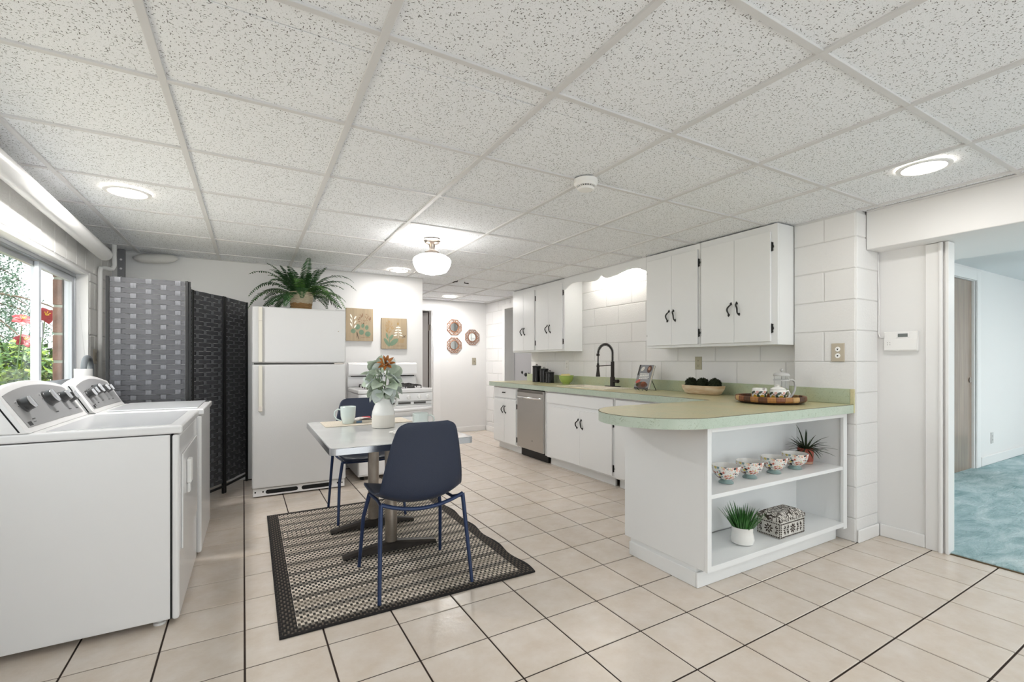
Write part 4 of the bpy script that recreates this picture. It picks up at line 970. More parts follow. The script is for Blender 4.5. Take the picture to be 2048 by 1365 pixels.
# =================================================================== DECOR HELPERS
def leafblade(m, base, d, up, L, w, bend=.3, n=5, fold=.15, t=.0006, taper=1.0):
    """closed thin curved leaf from base along d, bending away from up"""
    d = Vector(d).normalized(); up = Vector(up); side = d.cross(up).normalized(); up = side.cross(d).normalized()
    A, Bm, Cc = [], [], []
    p = Vector(base); dd = d.copy()
    for i in range(n + 1):
        s = i / n; ww = w * (math.sin(PI * min(1, (s * .94 + .06) ** taper)) ** .8) / 2
        nrm = side.cross(dd).normalized()
        A.append(p - side * ww + nrm * fold * ww); Bm.append(p.copy()); Cc.append(p + side * ww + nrm * fold * ww)
        dd = (dd - nrm * bend / n).normalized(); p = p + dd * (L / n)
    vs = []; 
    for a, b, c_ in zip(A, Bm, Cc): vs += [a, b, c_]
    o_ = Vector(up) * -t; k = len(vs); vs += [v + o_ for v in vs]
    fs = []
    for i in range(n):
        for j in (0, 1): f = (i * 3 + j, i * 3 + j + 1, i * 3 + j + 4, i * 3 + j + 3); fs += [f, tuple(k + q for q in f[::-1])]
        fs += [(i * 3, i * 3 + 3, k + i * 3 + 3, k + i * 3), (i * 3 + 2, k + i * 3 + 2, k + i * 3 + 5, i * 3 + 5)]
    m.add(vs, fs); return p
def blade(m, base, d0, L, w, droop, n=7, t=.001):
    """narrow grass blade drooping under gravity, triangular section"""
    p = Vector(base); d = Vector(d0).normalized(); vs = []
    for i in range(n + 1):
        s = i / n; ww = w * (1 - s) ** .7 * (.6 + .8 * min(1, s * 3)) / 2 + .0003; sd = d.cross(Vector((0, 0, 1))); sd = sd.normalized() if sd.length > .01 else Vector((1, 0, 0)); nn = sd.cross(d)
        vs += [p - sd * ww, p + sd * ww, p - nn * (ww * .5 + t * .5)]
        d = (d + Vector((0, 0, -droop / n))).normalized(); p = p + d * (L / n)
    m.add(vs, [(i * 3 + j, i * 3 + (j + 1) % 3, i * 3 + 3 + (j + 1) % 3, i * 3 + 3 + j) for i in range(n) for j in range(3)] + [(2, 1, 0), (n * 3, n * 3 + 1, n * 3 + 2)])
def flat(m, poly, y0, y1, f):
    """thin printed shape: 2-D polygon (u, v) placed by f(u, v, depth)"""
    n = len(poly); m.add([f(u, v, y0) for u, v in poly] + [f(u, v, y1) for u, v in poly], [tuple(range(n)), tuple(range(n, 2 * n))[::-1]] + [(i, (i + 1) % n, n + (i + 1) % n, n + i) for i in range(n)])
def ell(cx_, cy_, a, b, rot=0, n=14, pt=0):
    r = []
    for i in range(n):
        t = 2 * PI * i / n; x, y_ = a * math.cos(t), b * math.sin(t) * (1 - pt * math.cos(t)); r.append((cx_ + x * math.cos(rot) - y_ * math.sin(rot), cy_ + x * math.sin(rot) + y_ * math.cos(rot)))
    return r

# ---- fern in a basket on the refrigerator
FERN = mat('fern green', '#2f5a2b', .5, var=.5, vs_=12, rnd=.5)
FERN2 = mat('light fern green', '#4f7a36', .5, var=.4, vs_=12)
fp = thing('potted_fern', 'bushy green fern in a two-tone woven basket', 'potted plant', (.42, 4.99, 1.6865))
def basket_mat():
    k = NT('basket weave'); s = k.n('ShaderNodeSeparateXYZ', i_0=k.obj())
    n = k.n('ShaderNodeTexNoise', i_Vector=k.obj(), i_Scale=30.0).outputs[0]
    lo = k.math('LESS_THAN', k.math('ADD', s.outputs[2], k.math('MULTIPLY', n, .03)), .092)
    k.l(k.mix(lo, k.mix(n, lin('#d8cdb8'), lin('#c2b294')), k.mix(n, lin('#b78f5f'), lin('#8c6b45'))), k.b.inputs['Base Color']); k.b.inputs['Roughness'].default_value = .8; return k.m
m = MB(); BH = .185
def br(z): return .078 + .026 * z / BH
rows = 13
core = ob('basket', MB().lathe([(.001, .002), (br(0) - .006, .002), (br(BH) - .006, BH - .003), (br(BH) - .02, BH - .003), (br(BH) - .03, BH - .04), (.001, BH - .04)], 36), basket_mat(), fp, w=False, smooth=True)
wv = MB()
for r in range(rows):
    z = .008 + r * (BH - .012) / (rows - 1)
    wv.tube([((br(z) + .0035 * (1 if (k_ + r) % 2 else -.6)) * math.cos(2 * PI * k_ / 40), (br(z) + .0035 * (1 if (k_ + r) % 2 else -.6)) * math.sin(2 * PI * k_ / 40), z) for k_ in range(40)], .0072, 6, closed=True)
o = ob('basket_weave', wv, MATS.get('x') or core.data.materials[0], fp, w=False, smooth=True); o['kind'] = 'stuff'
ob('soil', MB().lathe([(.001, BH - .03), (br(BH) - .03, BH - .032)], 24), mat('potting soil', '#2c231b', .95), fp, w=False)
rr = random.Random(11)
FR_ = []
for k_ in range(44):
    az = k_ * 2.39996 + rr.uniform(-.25, .25); el = .15 + 1.2 * ((k_ * 7) % 11) / 11
    FR_.append((az, el, rr.uniform(.36, .50) if el < .8 else rr.uniform(.30, .42), rr.uniform(1.5, 2.2) if el < .9 else rr.uniform(.9, 1.5)))
FR_ += [(PI - .55, .5, .54, 2.0), (PI - .5, .95, .56, 1.7), (-.5, .75, .56, 1.9), (-.6, .45, .50, 2.4), (-.4, .95, .55, 2.1), (PI - .7, .2, .46, 1.8), (PI - .35, .75, .52, 2.4), (-.8, .3, .44, 1.8)]
for az, el, L, droop in FR_:
    m = MB(); d = Vector((math.cos(az) * math.cos(el), math.sin(az) * math.cos(el), math.sin(el))); p = Vector((math.cos(az) * .045, math.sin(az) * .045, BH - .03))
    n = 26; stem = [p.copy()]
    for i in range(n):
        d = (d + Vector((0, 0, -droop * (.3 + 1.4 * i / n) / n))).normalized(); p = p + d * L / n
        if p.z < .03 and (abs(p.x) < .43 and abs(p.y) < .32): p.z = .03
        if p.z > .49: p.z = .49 - (p.z - .49) * .3
        if p.y > .47: p.y = .47
        stem.append(p.copy())
    m.tube(stem, [.0022 * (1 - .7 * i / n) for i in range(n + 1)], 5)
    for i in range(2, n + 1):
        s = i / n; ll = .056 * math.sin(PI * min(1, .14 + s * .82)) ** .8 + .006; t_ = (stem[i] - stem[i - 1]).normalized(); sd = t_.cross(Vector((0, 0, 1))); sd = sd.normalized() if sd.length > .05 else Vector((1, 0, 0)); up_ = sd.cross(t_)
        for s_ in (-1, 1): leafblade(m, stem[i - 1], sd * s_ + t_ * .4 + up_ * rr.uniform(-.15, .2), up_, ll, .012, .35, 3, .15, .0004)
    ob('frond', m, FERN if rr.random() < .7 else FERN2, fp, w=False, recalc=False)

# ---- botanical pictures
def picture(label, x0, x1, z0, z1):
    t = thing('botanical_picture', label, 'wall art', ((x0 + x1) / 2, YB - .001, (z0 + z1) / 2), group='botanical pictures')
    ob('canvas', MB().box(-(x1 - x0) / 2, (x1 - x0) / 2, -.032, 0, -(z1 - z0) / 2, (z1 - z0) / 2), mat('tan wood panel', '#b5a286', .6, var=.15, vs_=3, stretch=(12, 1, .6)), t, w=False, bev=.002)
    return t, (x1 - x0), (z1 - z0)
AG = mat('print green', '#7b937a', .7, var=.15, vs_=30); AW = mat('print white', '#f3f0e6', .7); AB = mat('print brown', '#8a6247', .7); AO = mat('print ochre', '#b18b4d', .7); AK = mat('print dark', '#3d2c22', .7)
t1, w_, h_ = picture('tan botanical picture with six round green leaves', .917, 1.212, 1.437, 1.806)
F1 = lambda u, v, d: ((u - .5) * w_, d, (v - .5) * h_)
def prt(t, F, name, mt, polys):
    for i, p in enumerate(polys):
        m = MB(); flat(m, p, -.0322, -.0335 - .0002 * (i % 3), F); ob(name, m, mt, t, w=False)
def prtj(t, F, name, mt, polys):
    m = MB()
    for i, p in enumerate(polys): flat(m, p, -.0322, -.0332, F)
    ob(name, m, mt, t, w=False)['kind'] = 'stuff'
AS = .8
prt(t1, F1, 'printed_leaf', AG, [ell(.42, .43, .10, .082, .4), ell(.61, .47, .065, .058, 1), ell(.76, .42, .075, .066, 1.2), ell(.26, .30, .09, .07), ell(.56, .27, .092, .078), ell(.80, .22, .105, .08)])
prt(t1, F1, 'printed_petal', AW, [ell(.18 + .15 * s, .76 - .135 * k_ - .05 * s, .062, .026, (-1.0 if s == 0 else .9)) for k_ in range(3) for s in (0, 1)])
prtj(t1, F1, 'printed_stem', AW, [[(.212, .40), (.224, .40), (.224, .72), (.212, .72)]])
rr = random.Random(5)
prtj(t1, F1, 'printed_seeds', AB, [ell(.66 + .26 * math.cos(a) * r, .69 + .15 * math.sin(a) * r, .014, .010, a, 6) for a, r in [(rr.uniform(0, 6.28), rr.uniform(.1, 1) ** .5) for _ in range(70)]])
prtj(t1, F1, 'printed_twigs', AK, [[(.38, .27), (.40, .28), (.47, .06), (.455, .06)], [(.385, .26), (.40, .25), (.405, .10), (.39, .10)]])
prtj(t1, F1, 'printed_caption', AB, [[(.54 + .02 * k_, .115), (.556 + .02 * k_, .115), (.556 + .02 * k_, .123), (.54 + .02 * k_, .123)] for k_ in range(17) if k_ != 8])
t2, w2_, h2_ = picture('tan botanical picture with a white sprig and green leaves', 1.309, 1.604, 1.352, 1.713)
F2 = lambda u, v, d: ((u - .5) * w2_, d, (v - .5) * h2_)
prt(t2, F2, 'printed_leaf', AG, [ell(.20, .21, .17, .06, -.85), ell(.48, .22, .19, .085, .55), ell(.37, .37, .12, .055, .85), ell(.21, .42, .10, .04, 1.9), ell(.305, .28, .13, .018, 1.6)])
prt(t2, F2, 'printed_petal', AW, [ell(.65 + s * (.045 + .022 * k_), .70 - .085 * k_, .05 + .008 * k_, .024, s * -.2) for k_ in range(4) for s in (-1, 1)])
prtj(t2, F2, 'printed_stem', AW, [[(.645, .36), (.66, .36), (.66, .76), (.645, .76)]])
prt(t2, F2, 'printed_bud', AO, [ell(.64, .82, .045, .028, PI / 2)])
prtj(t2, F2, 'printed_strokes', AO, [[(u - .004, v), (u + .004, v), (u + .004 + (u - .29) * .35, v + .05), (u - .004 + (u - .29) * .35, v + .05)] for u, v in [(.29 + .14 * math.cos(a) * r, .68 + .2 * math.sin(a) * r) for a, r in [(rr.uniform(0, 6.28), rr.uniform(0, 1) ** .5) for _ in range(70)]]] + [[(.74 + .03 * k_, .20), (.748 + .03 * k_, .20), (.755 + .035 * k_, .33), (.745 + .035 * k_, .33)] for k_ in range(-2, 5)])
prtj(t2, F2, 'printed_berries', AK, [ell(u, v, .016, .012) for u, v in ((.84, .45), (.88, .42), (.93, .44), (.95, .40), (.90, .39))] + [[(.80, .36), (.81, .355), (.93, .42), (.92, .43)]])
prtj(t2, F2, 'printed_caption', AB, [[(.58 + .02 * k_, .095), (.596 + .02 * k_, .095), (.596 + .02 * k_, .103), (.58 + .02 * k_, .103)] for k_ in range(17) if k_ != 7])

# ---- rattan mirrors
RAT = mat('rattan', '#9d6640', .55, var=.3, vs_=30)
MIR = mat('mirror glass', '#dfe4e4', .03, 1)
def make_mirror(label, x, z):
    t = thing('rattan_mirror', label, 'mirror', (x, YH - .001, z), group='octagonal rattan mirrors'); R = .137; r0 = .078; yy = -.012
    oct_ = [(R * math.cos(PI / 8 + k_ * PI / 4), R * math.sin(PI / 8 + k_ * PI / 4)) for k_ in range(8)]
    ob('rim', MB().tube([(a, yy, b) for a, b in oct_], .0045, 6, closed=True), RAT, t, w=False)
    mid = [((oct_[k_][0] + oct_[(k_ + 1) % 8][0]) / 2, (oct_[k_][1] + oct_[(k_ + 1) % 8][1]) / 2) for k_ in range(8)]
    P16 = []
    for k_ in range(8): P16 += [oct_[k_], mid[k_]]
    for k_ in range(16):
        a, b = P16[k_], P16[(k_ + 5) % 16]
        ob('lattice_cane', MB().tube([(a[0], yy - .002 * (k_ % 3), a[1]), (b[0], yy - .002 * (k_ % 3), b[1])], .0034, 5), RAT, t, w=False)
    ob('mirror_disc', MB().lathe([(.001, -.0035), (r0 - .004, -.0035), (r0 - .002, -.002), (r0 - .002, 0), (.001, 0)], 36, (0, 0, 0), 'y'), MIR, t, w=False)
    return t
make_mirror('octagonal rattan mirror directly above its twin in the hall', 2.958, 1.779)
make_mirror('octagonal rattan mirror directly below its twin in the hall', 2.958, 1.475)
make_mirror('octagonal rattan mirror set apart beside the stacked pair', 3.289, 1.618)

# =================================================================== ON THE TABLE
TT = TZ + .0012
tag(ob('placemat', MB().prism(rrect(.44, 1.05, 3.44, 3.75, .02), 'z', TT, TT + .003), mat('straw placemat', '#dbd0c0', .8, bump=.5, bs=120)), 'beige placemat under the pale green mug', 'placemat')
def mug(name, label, loc, rz_, mt, r=.048, h=.115, inner=None, flare=.82, cat='mug'):
    t = thing(name, label, cat, loc, rz_)
    ob('cup', MB().lathe([(.001, .001), (r * flare * .9, .001), (r * flare, .006), (r * .93, h * .45), (r, h - .003), (r - .002, h), (r - .004, h - .004), (r * .9 - .003, h * .45), (r * flare - .006, .01), (.001, .009)], 36), mt, t, w=False, smooth=True)
    ob('handle', MB().tube([(r * .93, 0, h * .82), (r * 1.25, 0, h * .86), (r * 1.62, 0, h * .74), (r * 1.7, 0, h * .52), (r * 1.45, 0, h * .3), (r * .9, 0, h * .18)], .0052, 8), mt, t, w=False, smooth=True)
    return t
MINT = mat('mint ceramic', '#dbe7e3', .2, coat=.4, bump=.15, bs=90); PALE = mat('pale celadon ceramic', '#dfe7e3', .2, coat=.4, bump=.3, bs=120)
mug('coffee_mug', 'mint green mug on the placemat', (.605, 3.545, TT + .0035), math.radians(172), MINT, .054, .125, flare=.72)
mug('coffee_mug', 'pale celadon mug near the pitcher, off the placemat', (1.005, 3.12, TT), math.radians(-25), PALE, .055, .1, flare=.86)
# stoneware pitcher
pt = thing('stoneware_pitcher', 'white stoneware pitcher holding leafy stems', 'pitcher', (.79, 3.27, TT))
def pitcher_mat():
    k = NT('two-tone stoneware'); s = k.n('ShaderNodeSeparateXYZ', i_0=k.obj()); lo = k.math('LESS_THAN', s.outputs[2], .088)
    k.l(k.mix(lo, lin('#f2f1ee'), lin('#e6e1d8')), k.b.inputs['Base Color'])
    k.l(k.math('MULTIPLY_ADD', lo, .35, .12), k.b.inputs['Roughness']); return k.m
ob('body', MB().lathe([(.001, .001), (.074, .001), (.0765, .008), (.0765, .088), (.074, .108), (.062, .145), (.048, .172), (.043, .195), (.046, .222), (.049, .225), (.044, .221), (.038, .195), (.043, .172), (.056, .145), (.07, .1), (.07, .012), (.001, .01)], 40), pitcher_mat(), pt, w=False, smooth=True)
ob('handle', MB().tube([(.043, 0, .205), (.07, -.0, .215), (.092, 0, .195), (.092, 0, .165), (.076, 0, .14), (.06, 0, .135)], .008, 8), WHITEC, pt, w=False, smooth=True)
LEAF = mat("lamb's ear leaf", '#c6d3bf', .8, var=.3, vs_=18, rnd=.45, bump=.3, bs=90)
LEAF2 = mat('pale leaf underside', '#e0e8e4', .8, var=.2, vs_=18, rnd=.3)
STEM = mat('green stem', '#6f8a5e', .7); ORA = mat('burnt orange petal', '#bd7430', .7, var=.4, vs_=25, rnd=.4)
bq = thing('leaf_bouquet', 'bouquet of silvery green leaves with an orange flower', 'bouquet', (.79, 3.27, TT + .02))
rr = random.Random(21)
for k_ in range(9):
    a = k_ * 2.4; r1 = .015 + .004 * (k_ % 3); e_ = (math.cos(a) * .07, math.sin(a) * .07, .33 + .02 * (k_ % 4))
    ob('stem', MB().tube([(math.cos(a) * .01, math.sin(a) * .01, .01), (math.cos(a) * r1, math.sin(a) * r1, .2), e_], .003, 5), STEM, bq, w=False)
for k_ in range(64):
    a = k_ * 2.399 + rr.uniform(-.3, .3); f_ = k_ / 64; zz = .20 + .20 * f_; R1 = .025 + .05 * math.sin(PI * min(1, f_ * .95)) * rr.uniform(.6, 1.1)
    el = -.7 + 1.6 * f_ + rr.uniform(-.5, .5); d = Vector((math.cos(a) * math.cos(el), math.sin(a) * math.cos(el), math.sin(el)))
    m = MB(); sz = rr.uniform(.7, 1.1); up_ = Vector((math.cos(a) * .5 + rr.uniform(-.8, .8), math.sin(a) * .5 + rr.uniform(-.8, .8), .55))
    leafblade(m, Vector((math.cos(a) * R1, math.sin(a) * R1, zz)), d, up_, .092 * sz, .080 * sz, rr.uniform(.2, 1.3), 6, rr.uniform(.1, .5), .0012, .75)
    ob('leaf', m, LEAF if k_ % 3 else LEAF2, bq, w=False, smooth=True, ang=60)
for (fx_, fy_, fz_) in ((.012, -.05, .412),):
    ctr = Vector((fx_, fy_, fz_))
    for k_ in range(16):
        a = k_ * 2 * PI / 16; el = .6 + .5 * (k_ % 2); d = Matrix.Rotation(-.55, 3, 'Z') @ Matrix.Rotation(.95, 3, 'X') @ Vector((math.cos(a) * math.cos(el), math.sin(a) * math.cos(el), math.sin(el)))
        m = MB(); leafblade(m, ctr + d * .012, d, (-.4, -.7, .55), .058, .022, .5, 4, .25, .0008); ob('petal', m, ORA, bq, w=False, smooth=True, ang=60)
    ob('flower_core', MB().sphere(ctr + Vector((-.006, -.01, .006)), .02, 12, 8, .7), mat('flower core', '#7a4a1f', .9, bump=.8, bs=200), bq, w=False, smooth=True)
# plate with napkin and spoon, folded paper
pl = thing('dessert_plate', 'white plate with a patterned napkin beside the near chair back', 'plate', (.825, 2.885, TT))
ob('dish', MB().lathe([(.001, .001), (.05, .001), (.055, .004), (.088, .014), (.09, .0165), (.086, .0165), (.055, .008), (.001, .007)], 40), WHITEC, pl, w=False, smooth=True)
PRT = NT('floral print'); v_ = PRT.n('ShaderNodeTexVoronoi', i_Vector=PRT.obj(), i_Scale=55.0).outputs['Color']
PRT.l(PRT.ramp(PRT.n('ShaderNodeSeparateColor', i_0=v_).outputs[0], [(0, lin('#efe9e4')), (.5, lin('#c7a89d')), (.62, lin('#e9e2dc')), (.8, lin('#8e7d7a')), (.9, lin('#f2eeea'))], 'CONSTANT'), PRT.b.inputs['Base Color']); PRT = PRT.m
nk = ob('napkin', MB().grid(lambda u, v: (-.045 + .095 * u, -.03 + .07 * v, .017 + .012 * math.sin(u * 5) * math.sin(v * 4) + .004), 10, 8), PRT, None, smooth=True)
so = nk.modifiers.new('solid', 'SOLIDIFY'); so.thickness = .002; nk.location = (.83, 2.885, TT); tag(nk, 'patterned paper napkin crumpled on the dessert plate', 'napkin')
sp_ = ob('teaspoon', MB().tube([(-.06, -.02, .024), (-.02, -.012, .034), (.03, 0, .036), (.05, .006, .036)], [.004, .003, .0035, .004], 8, flat=.5).sphere((-.075, -.024, .022), .014, 12, 8, .35), mat('white plastic spoon', '#f1efec', .3), smooth=True, loc=(.81, 2.87, TT + .003)); tag(sp_, 'small white spoon lying across the patterned napkin', 'spoon')
bk = thing('folded_magazine', 'folded magazine lying between the mint mug and the pitcher', 'magazine', (.72, 3.60, TT + .0035), math.radians(12))
ob('pages', MB().box(-.07, .07, -.05, .05, 0, .018), mat('paper', '#ece6da', .7), bk, w=False, bev=.004)
m = MB().grid(lambda u, v: (-.072 + .145 * u, -.052 + .104 * v, .0195 + .012 * math.sin(u * PI)), 10, 2); o = ob('cover', m, PRT, bk, w=False, smooth=True); so = o.modifiers.new('solid', 'SOLIDIFY'); so.thickness = .0015
ob('spine_label', MB().box(-.0715, -.03, -.0525, -.0505, .001, .017), mat('blue grey print', '#5f7f9d', .5), bk, w=False)
ob('red_corner', MB().box(.01, .069, .02, .051, .0185, .034), mat('red print', '#b8424a', .6), bk, w=False, bev=.004)

# =================================================================== ON THE COUNTER
Z1 = ZC + .0008
TIN = mat('black tin', '#1a1a1b', .22, .3)
for (x, y_, h, r, lab) in ((3.43, 5.50, .205, .06, 'tallest black lidded canister on the counter'), (3.43, 5.31, .17, .058, 'middle-height black lidded canister on the counter'), (3.41, 5.14, .128, .056, 'shortest black lidded canister on the counter')):
    t = thing('canister', lab, 'canister', (x, y_, Z1), group='black canisters')
    ob('tin', MB().lathe([(.001, 0), (r, 0), (r + .001, .004), (r, .008), (r, h - .006), (r - .003, h), (.001, h)], 32), TIN, t, w=False, smooth=True)
    ld = ob('lid', MB().lathe([(.001, h + .0005), (r + .003, h + .0005), (r + .003, h + .012), (r - .01, h + .018), (.001, h + .019)], 32), TIN, t, w=False, smooth=True)
    ob('lid_handle', MB().tube([(0, -.018, h + .018), (0, -.018, h + .036), (0, .018, h + .036), (0, .018, h + .018)], .0035, 8), TIN, ld, w=False, smooth=True)
cb = thing('colander_bowl', 'green footed colander bowl filled with lemons', 'bowl', (3.40, 4.76, Z1))
GRN = mat('lime enamel', '#9fb75e', .2, coat=.5)
ob('bowl', MB().lathe([(.001, .012), (.04, .012), (.04, .001), (.046, .001), (.046, .014), (.07, .03), (.088, .065), (.092, .10), (.098, .104), (.096, .108), (.088, .102), (.083, .066), (.065, .036), (.001, .022)], 36), GRN, cb, w=False, smooth=True)
for s in (-1, 1): ob('handle', MB().tube([(-.02, s * .092, .095), (-.018, s * .115, .098), (.018, s * .115, .098), (.02, s * .092, .095)], .004, 8), GRN, cb, w=False, smooth=True)
LEM = mat('lemon skin', '#d9c98f', .5, bump=.3, bs=90)
for k_, (dx, dy, dz, lab) in enumerate(((-.03, .03, .098, 'pale lemon in the green bowl nearest the canisters'), (-.035, -.035, .1, 'pale lemon in the green bowl nearest the faucet'), (.03, 0, .1, 'pale lemon at the back of the green bowl'))):
    lm = ob('lemon', MB().lathe([(.001, -.042), (.006, -.038), (.018, -.028), (.029, -.01), (.03, .008), (.02, .026), (.008, .036), (.001, .042)], 20, (0, 0, 0), 'y'), LEM, smooth=True, loc=(3.40 + dx, 4.76 + dy, Z1 + dz)); lm.rotation_euler = (0, 0, k_ * .9); tag(lm, lab, 'lemon', 'lemons in the colander bowl')
# cookbook on a wire stand
CBX, CBY = 3.30, 3.335
cs_ = thing('cookbook_stand', 'thin black wire stand holding the cookbook', 'book stand', (CBX, CBY, Z1))
lean = math.radians(20); bx = Vector((math.sin(lean), 0, math.cos(lean)))
ob('wire_frame', MB().tube([(.10, -.07, .004), (.10, .07, .004), (.03, .07, .12), (.03, -.07, .12)], .003, 6, closed=True).tube([(.033, -.07, .12), (-.008, -.07, .012), (-.03, -.07, .004), (-.045, -.07, .016), (-.045, -.045, .025), (-.03, -.02, .004)], .003, 6).tube([(.033, .07, .12), (-.008, .07, .012), (-.03, .07, .004), (-.045, .07, .016), (-.045, .045, .025), (-.03, .02, .004)], .003, 6).tube([(.10, -.07, .004), (.033, -.07, .12)], .003, 6), BLACK, cs_, w=False, smooth=True)
bo = thing('cookbook', 'cookbook with a photo cover leaning on its wire stand', 'book', (CBX - .012, CBY, Z1 + .012))
BL = Matrix.Rotation(lean, 4, 'Y'); bw, bh, bt = .185, .245, .024
ob('pages', MB().box(-bt + .002, -.002, -bw / 2 + .002, bw / 2 - .004, .003, bh - .003).xf(BL), mat('book pages', '#eae5da', .8), bo, w=False)
cv = ob('cover', MB().box(-bt - .001, -bt + .0015, -bw / 2, bw / 2, 0, bh).box(-.0015, .0005, -bw / 2, bw / 2, 0, bh).box(-bt, 0, bw / 2 - .003, bw / 2, 0, bh).xf(BL), mat('cover grey', '#84868a', .35), bo, w=False)
def onc(y0, y1, z0, z1, mt, name): ob(name, MB().box(-bt - .0022, -bt - .001, -y1 * bw + bw / 2, -y0 * bw + bw / 2, z0 * bh, z1 * bh).xf(BL), mt, cv, w=False)
def one(cy_, cz_, a, b, mt, name, rot=0):
    m = MB(); flat(m, ell(cy_, cz_, a, b, rot), -bt - .0012, -bt - .003, lambda u, v, d: (d, -u * bw + bw / 2, v * bh)); ob(name, m.xf(BL), mt, cv, w=False)
onc(.0, .10, .55, 1, mat('cover dark', '#2b2824', .4), 'cover_print'); onc(.0, 1, .0, .06, mat('cover dark', '#2b2824', .4), 'cover_print')
one(.78, .82, .16, .15, mat('cover brown', '#5b3a2b', .5), 'cover_photo', .3); one(.76, .84, .08, .07, mat('cover tan', '#c99b80', .5), 'cover_photo'); one(.3, .83, .13, .08, mat('cover pale', '#dcd8d0', .5), 'cover_photo', .5)
one(.5, .16, .42, .13, mat('cover brown', '#5b3a2b', .5), 'cover_photo'); one(.62, .19, .2, .11, mat('cover rust', '#b3653f', .5), 'cover_photo'); one(.18, .30, .16, .07, mat('cover red', '#b34f3c', .5), 'cover_photo', .3); one(.2, .16, .14, .07, mat('cover olive', '#7f8150', .5), 'cover_photo')
rr = random.Random(2); m = MB()
for r_ in range(4):
    u = .2
    while u < .82:
        ww = rr.uniform(.05, .1); m.box(-bt - .0026, -bt - .001, -(u + ww) * bw + bw / 2, -u * bw + bw / 2, (.40 + .065 * r_) * bh, (.44 + .065 * r_) * bh); u += ww + .025
ob('cover_title', m.xf(BL), mat('cover white', '#e8e6e2', .5), cv, w=False)['kind'] = 'stuff'
# dough bowl with moss balls
DBX, DBY = 3.395, 2.72
WOODL = mat('pale carved wood', '#cdb08c', .65, col2='#e2d2b8', vs_=4, stretch=(1, 2.5, 9), bump=.2, bs=20)
db = thing('dough_bowl', 'long pale wooden dough bowl holding dark moss balls', 'bowl', (DBX, DBY, Z1))
def orr(a, b, z, n=40, p=3.2):
    return [(a * math.copysign(abs(math.cos(2 * PI * i / n)) ** (2 / p), math.cos(2 * PI * i / n)), b * math.copysign(abs(math.sin(2 * PI * i / n)) ** (2 / p), math.sin(2 * PI * i / n)), z) for i in range(n)]
rings = [orr(.055, .15, 0), orr(.068, .168, .01), orr(.086, .192, .05), orr(.09, .198, .078), orr(.083, .19, .078), orr(.076, .178, .05), orr(.05, .145, .02)]
n = 40; vs = [p for r_ in rings for p in r_]; fs = [(i * n + j, i * n + (j + 1) % n, (i + 1) * n + (j + 1) % n, (i + 1) * n + j) for i in range(len(rings) - 1) for j in range(n)] + [tuple(range(n))[::-1], tuple(range((len(rings) - 1) * n, len(rings) * n))]
ob('bowl', MB().add(vs, fs), WOODL, db, w=False, smooth=True, ang=50)
MOSS = mat('dark moss', '#2a331c', .95, var=.5, vs_=60)
rr = random.Random(8)
for k_, (dy, lab) in enumerate(((.122, 'dark moss ball in the dough bowl nearest the cookbook'), (0, 'dark moss ball in the middle of the dough bowl'), (-.122, 'dark moss ball in the dough bowl nearest the wooden tray'))):
    t = thing('moss_ball', lab, 'moss ball', (DBX, DBY + dy, Z1 + .088), group='moss balls in the dough bowl')
    ob('core', MB().sphere((0, 0, 0), .049, 18, 12), MOSS, t, w=False, smooth=True)
    m = MB()
    for _ in range(620):
        d = Vector((rr.gauss(0, 1), rr.gauss(0, 1), rr.gauss(0, 1))).normalized(); b_ = d * .047; s1 = d.orthogonal().normalized() * .004; s2 = d.cross(s1).normalized() * .004
        q = d * rr.uniform(.009, .015) + Vector((rr.uniform(-.004, .004),) * 3); m.add([b_ + s1, b_ - s1 * .5 + s2 * .8, b_ - s1 * .5 - s2 * .8, b_ + q], [(0, 1, 3), (1, 2, 3), (2, 0, 3), (0, 2, 1)])
    ob('moss', m, MOSS, t, w=False, recalc=False)['kind'] = 'stuff'
# tray of staves
TRX, TRY, TRR = 3.125, 1.945, .218
tr = thing('wooden_tray', 'round wooden tray of mixed brown staves on the peninsula', 'tray', (TRX, TRY, Z1))
ob('tray_base', MB().lathe([(.001, .001), (TRR - .028, .001), (TRR - .02, .006), (TRR - .006, .012), (TRR - .012, .016), (.001, .016)], 48), mat('dark walnut', '#3a261a', .5), tr, w=False, smooth=True)
SW = [mat('stave ' + n_, c_, .45, var=.3, vs_=4, stretch=(20, 20, 3)) for n_, c_ in (('walnut', '#6b4128'), ('oak', '#b07a42'), ('cherry', '#8a5230'), ('maple', '#c79f68'), ('dark', '#55341f'))]
n = 26; order = [0, 1, 2, 1, 3, 4, 0, 2, 1, 0, 3, 2, 4, 1]
for k_ in range(n):
    a0, a1 = 2 * PI * k_ / n + .004, 2 * PI * (k_ + 1) / n - .004; vs = []
    prof = [(TRR - .014, .014), (TRR - .002, .014), (TRR + .004, .025), (TRR + .004, .044), (TRR, .05), (TRR - .012, .05), (TRR - .014, .046)]
    for a in (a0, (a0 + a1) / 2, a1): vs += [(r * math.cos(a), r * math.sin(a), z) for r, z in prof]
    k7 = len(prof); fs = [(i * k7 + j, i * k7 + k7 + j, i * k7 + k7 + (j + 1) % k7, i * k7 + (j + 1) % k7) for i in (0, 1) for j in range(k7)] + [tuple(range(k7)), tuple(range(2 * k7, 3 * k7))[::-1]]
    ob('stave', MB().add(vs, fs), SW[order[k_ % len(order)]], tr, w=False)
TI = Z1 + .0175
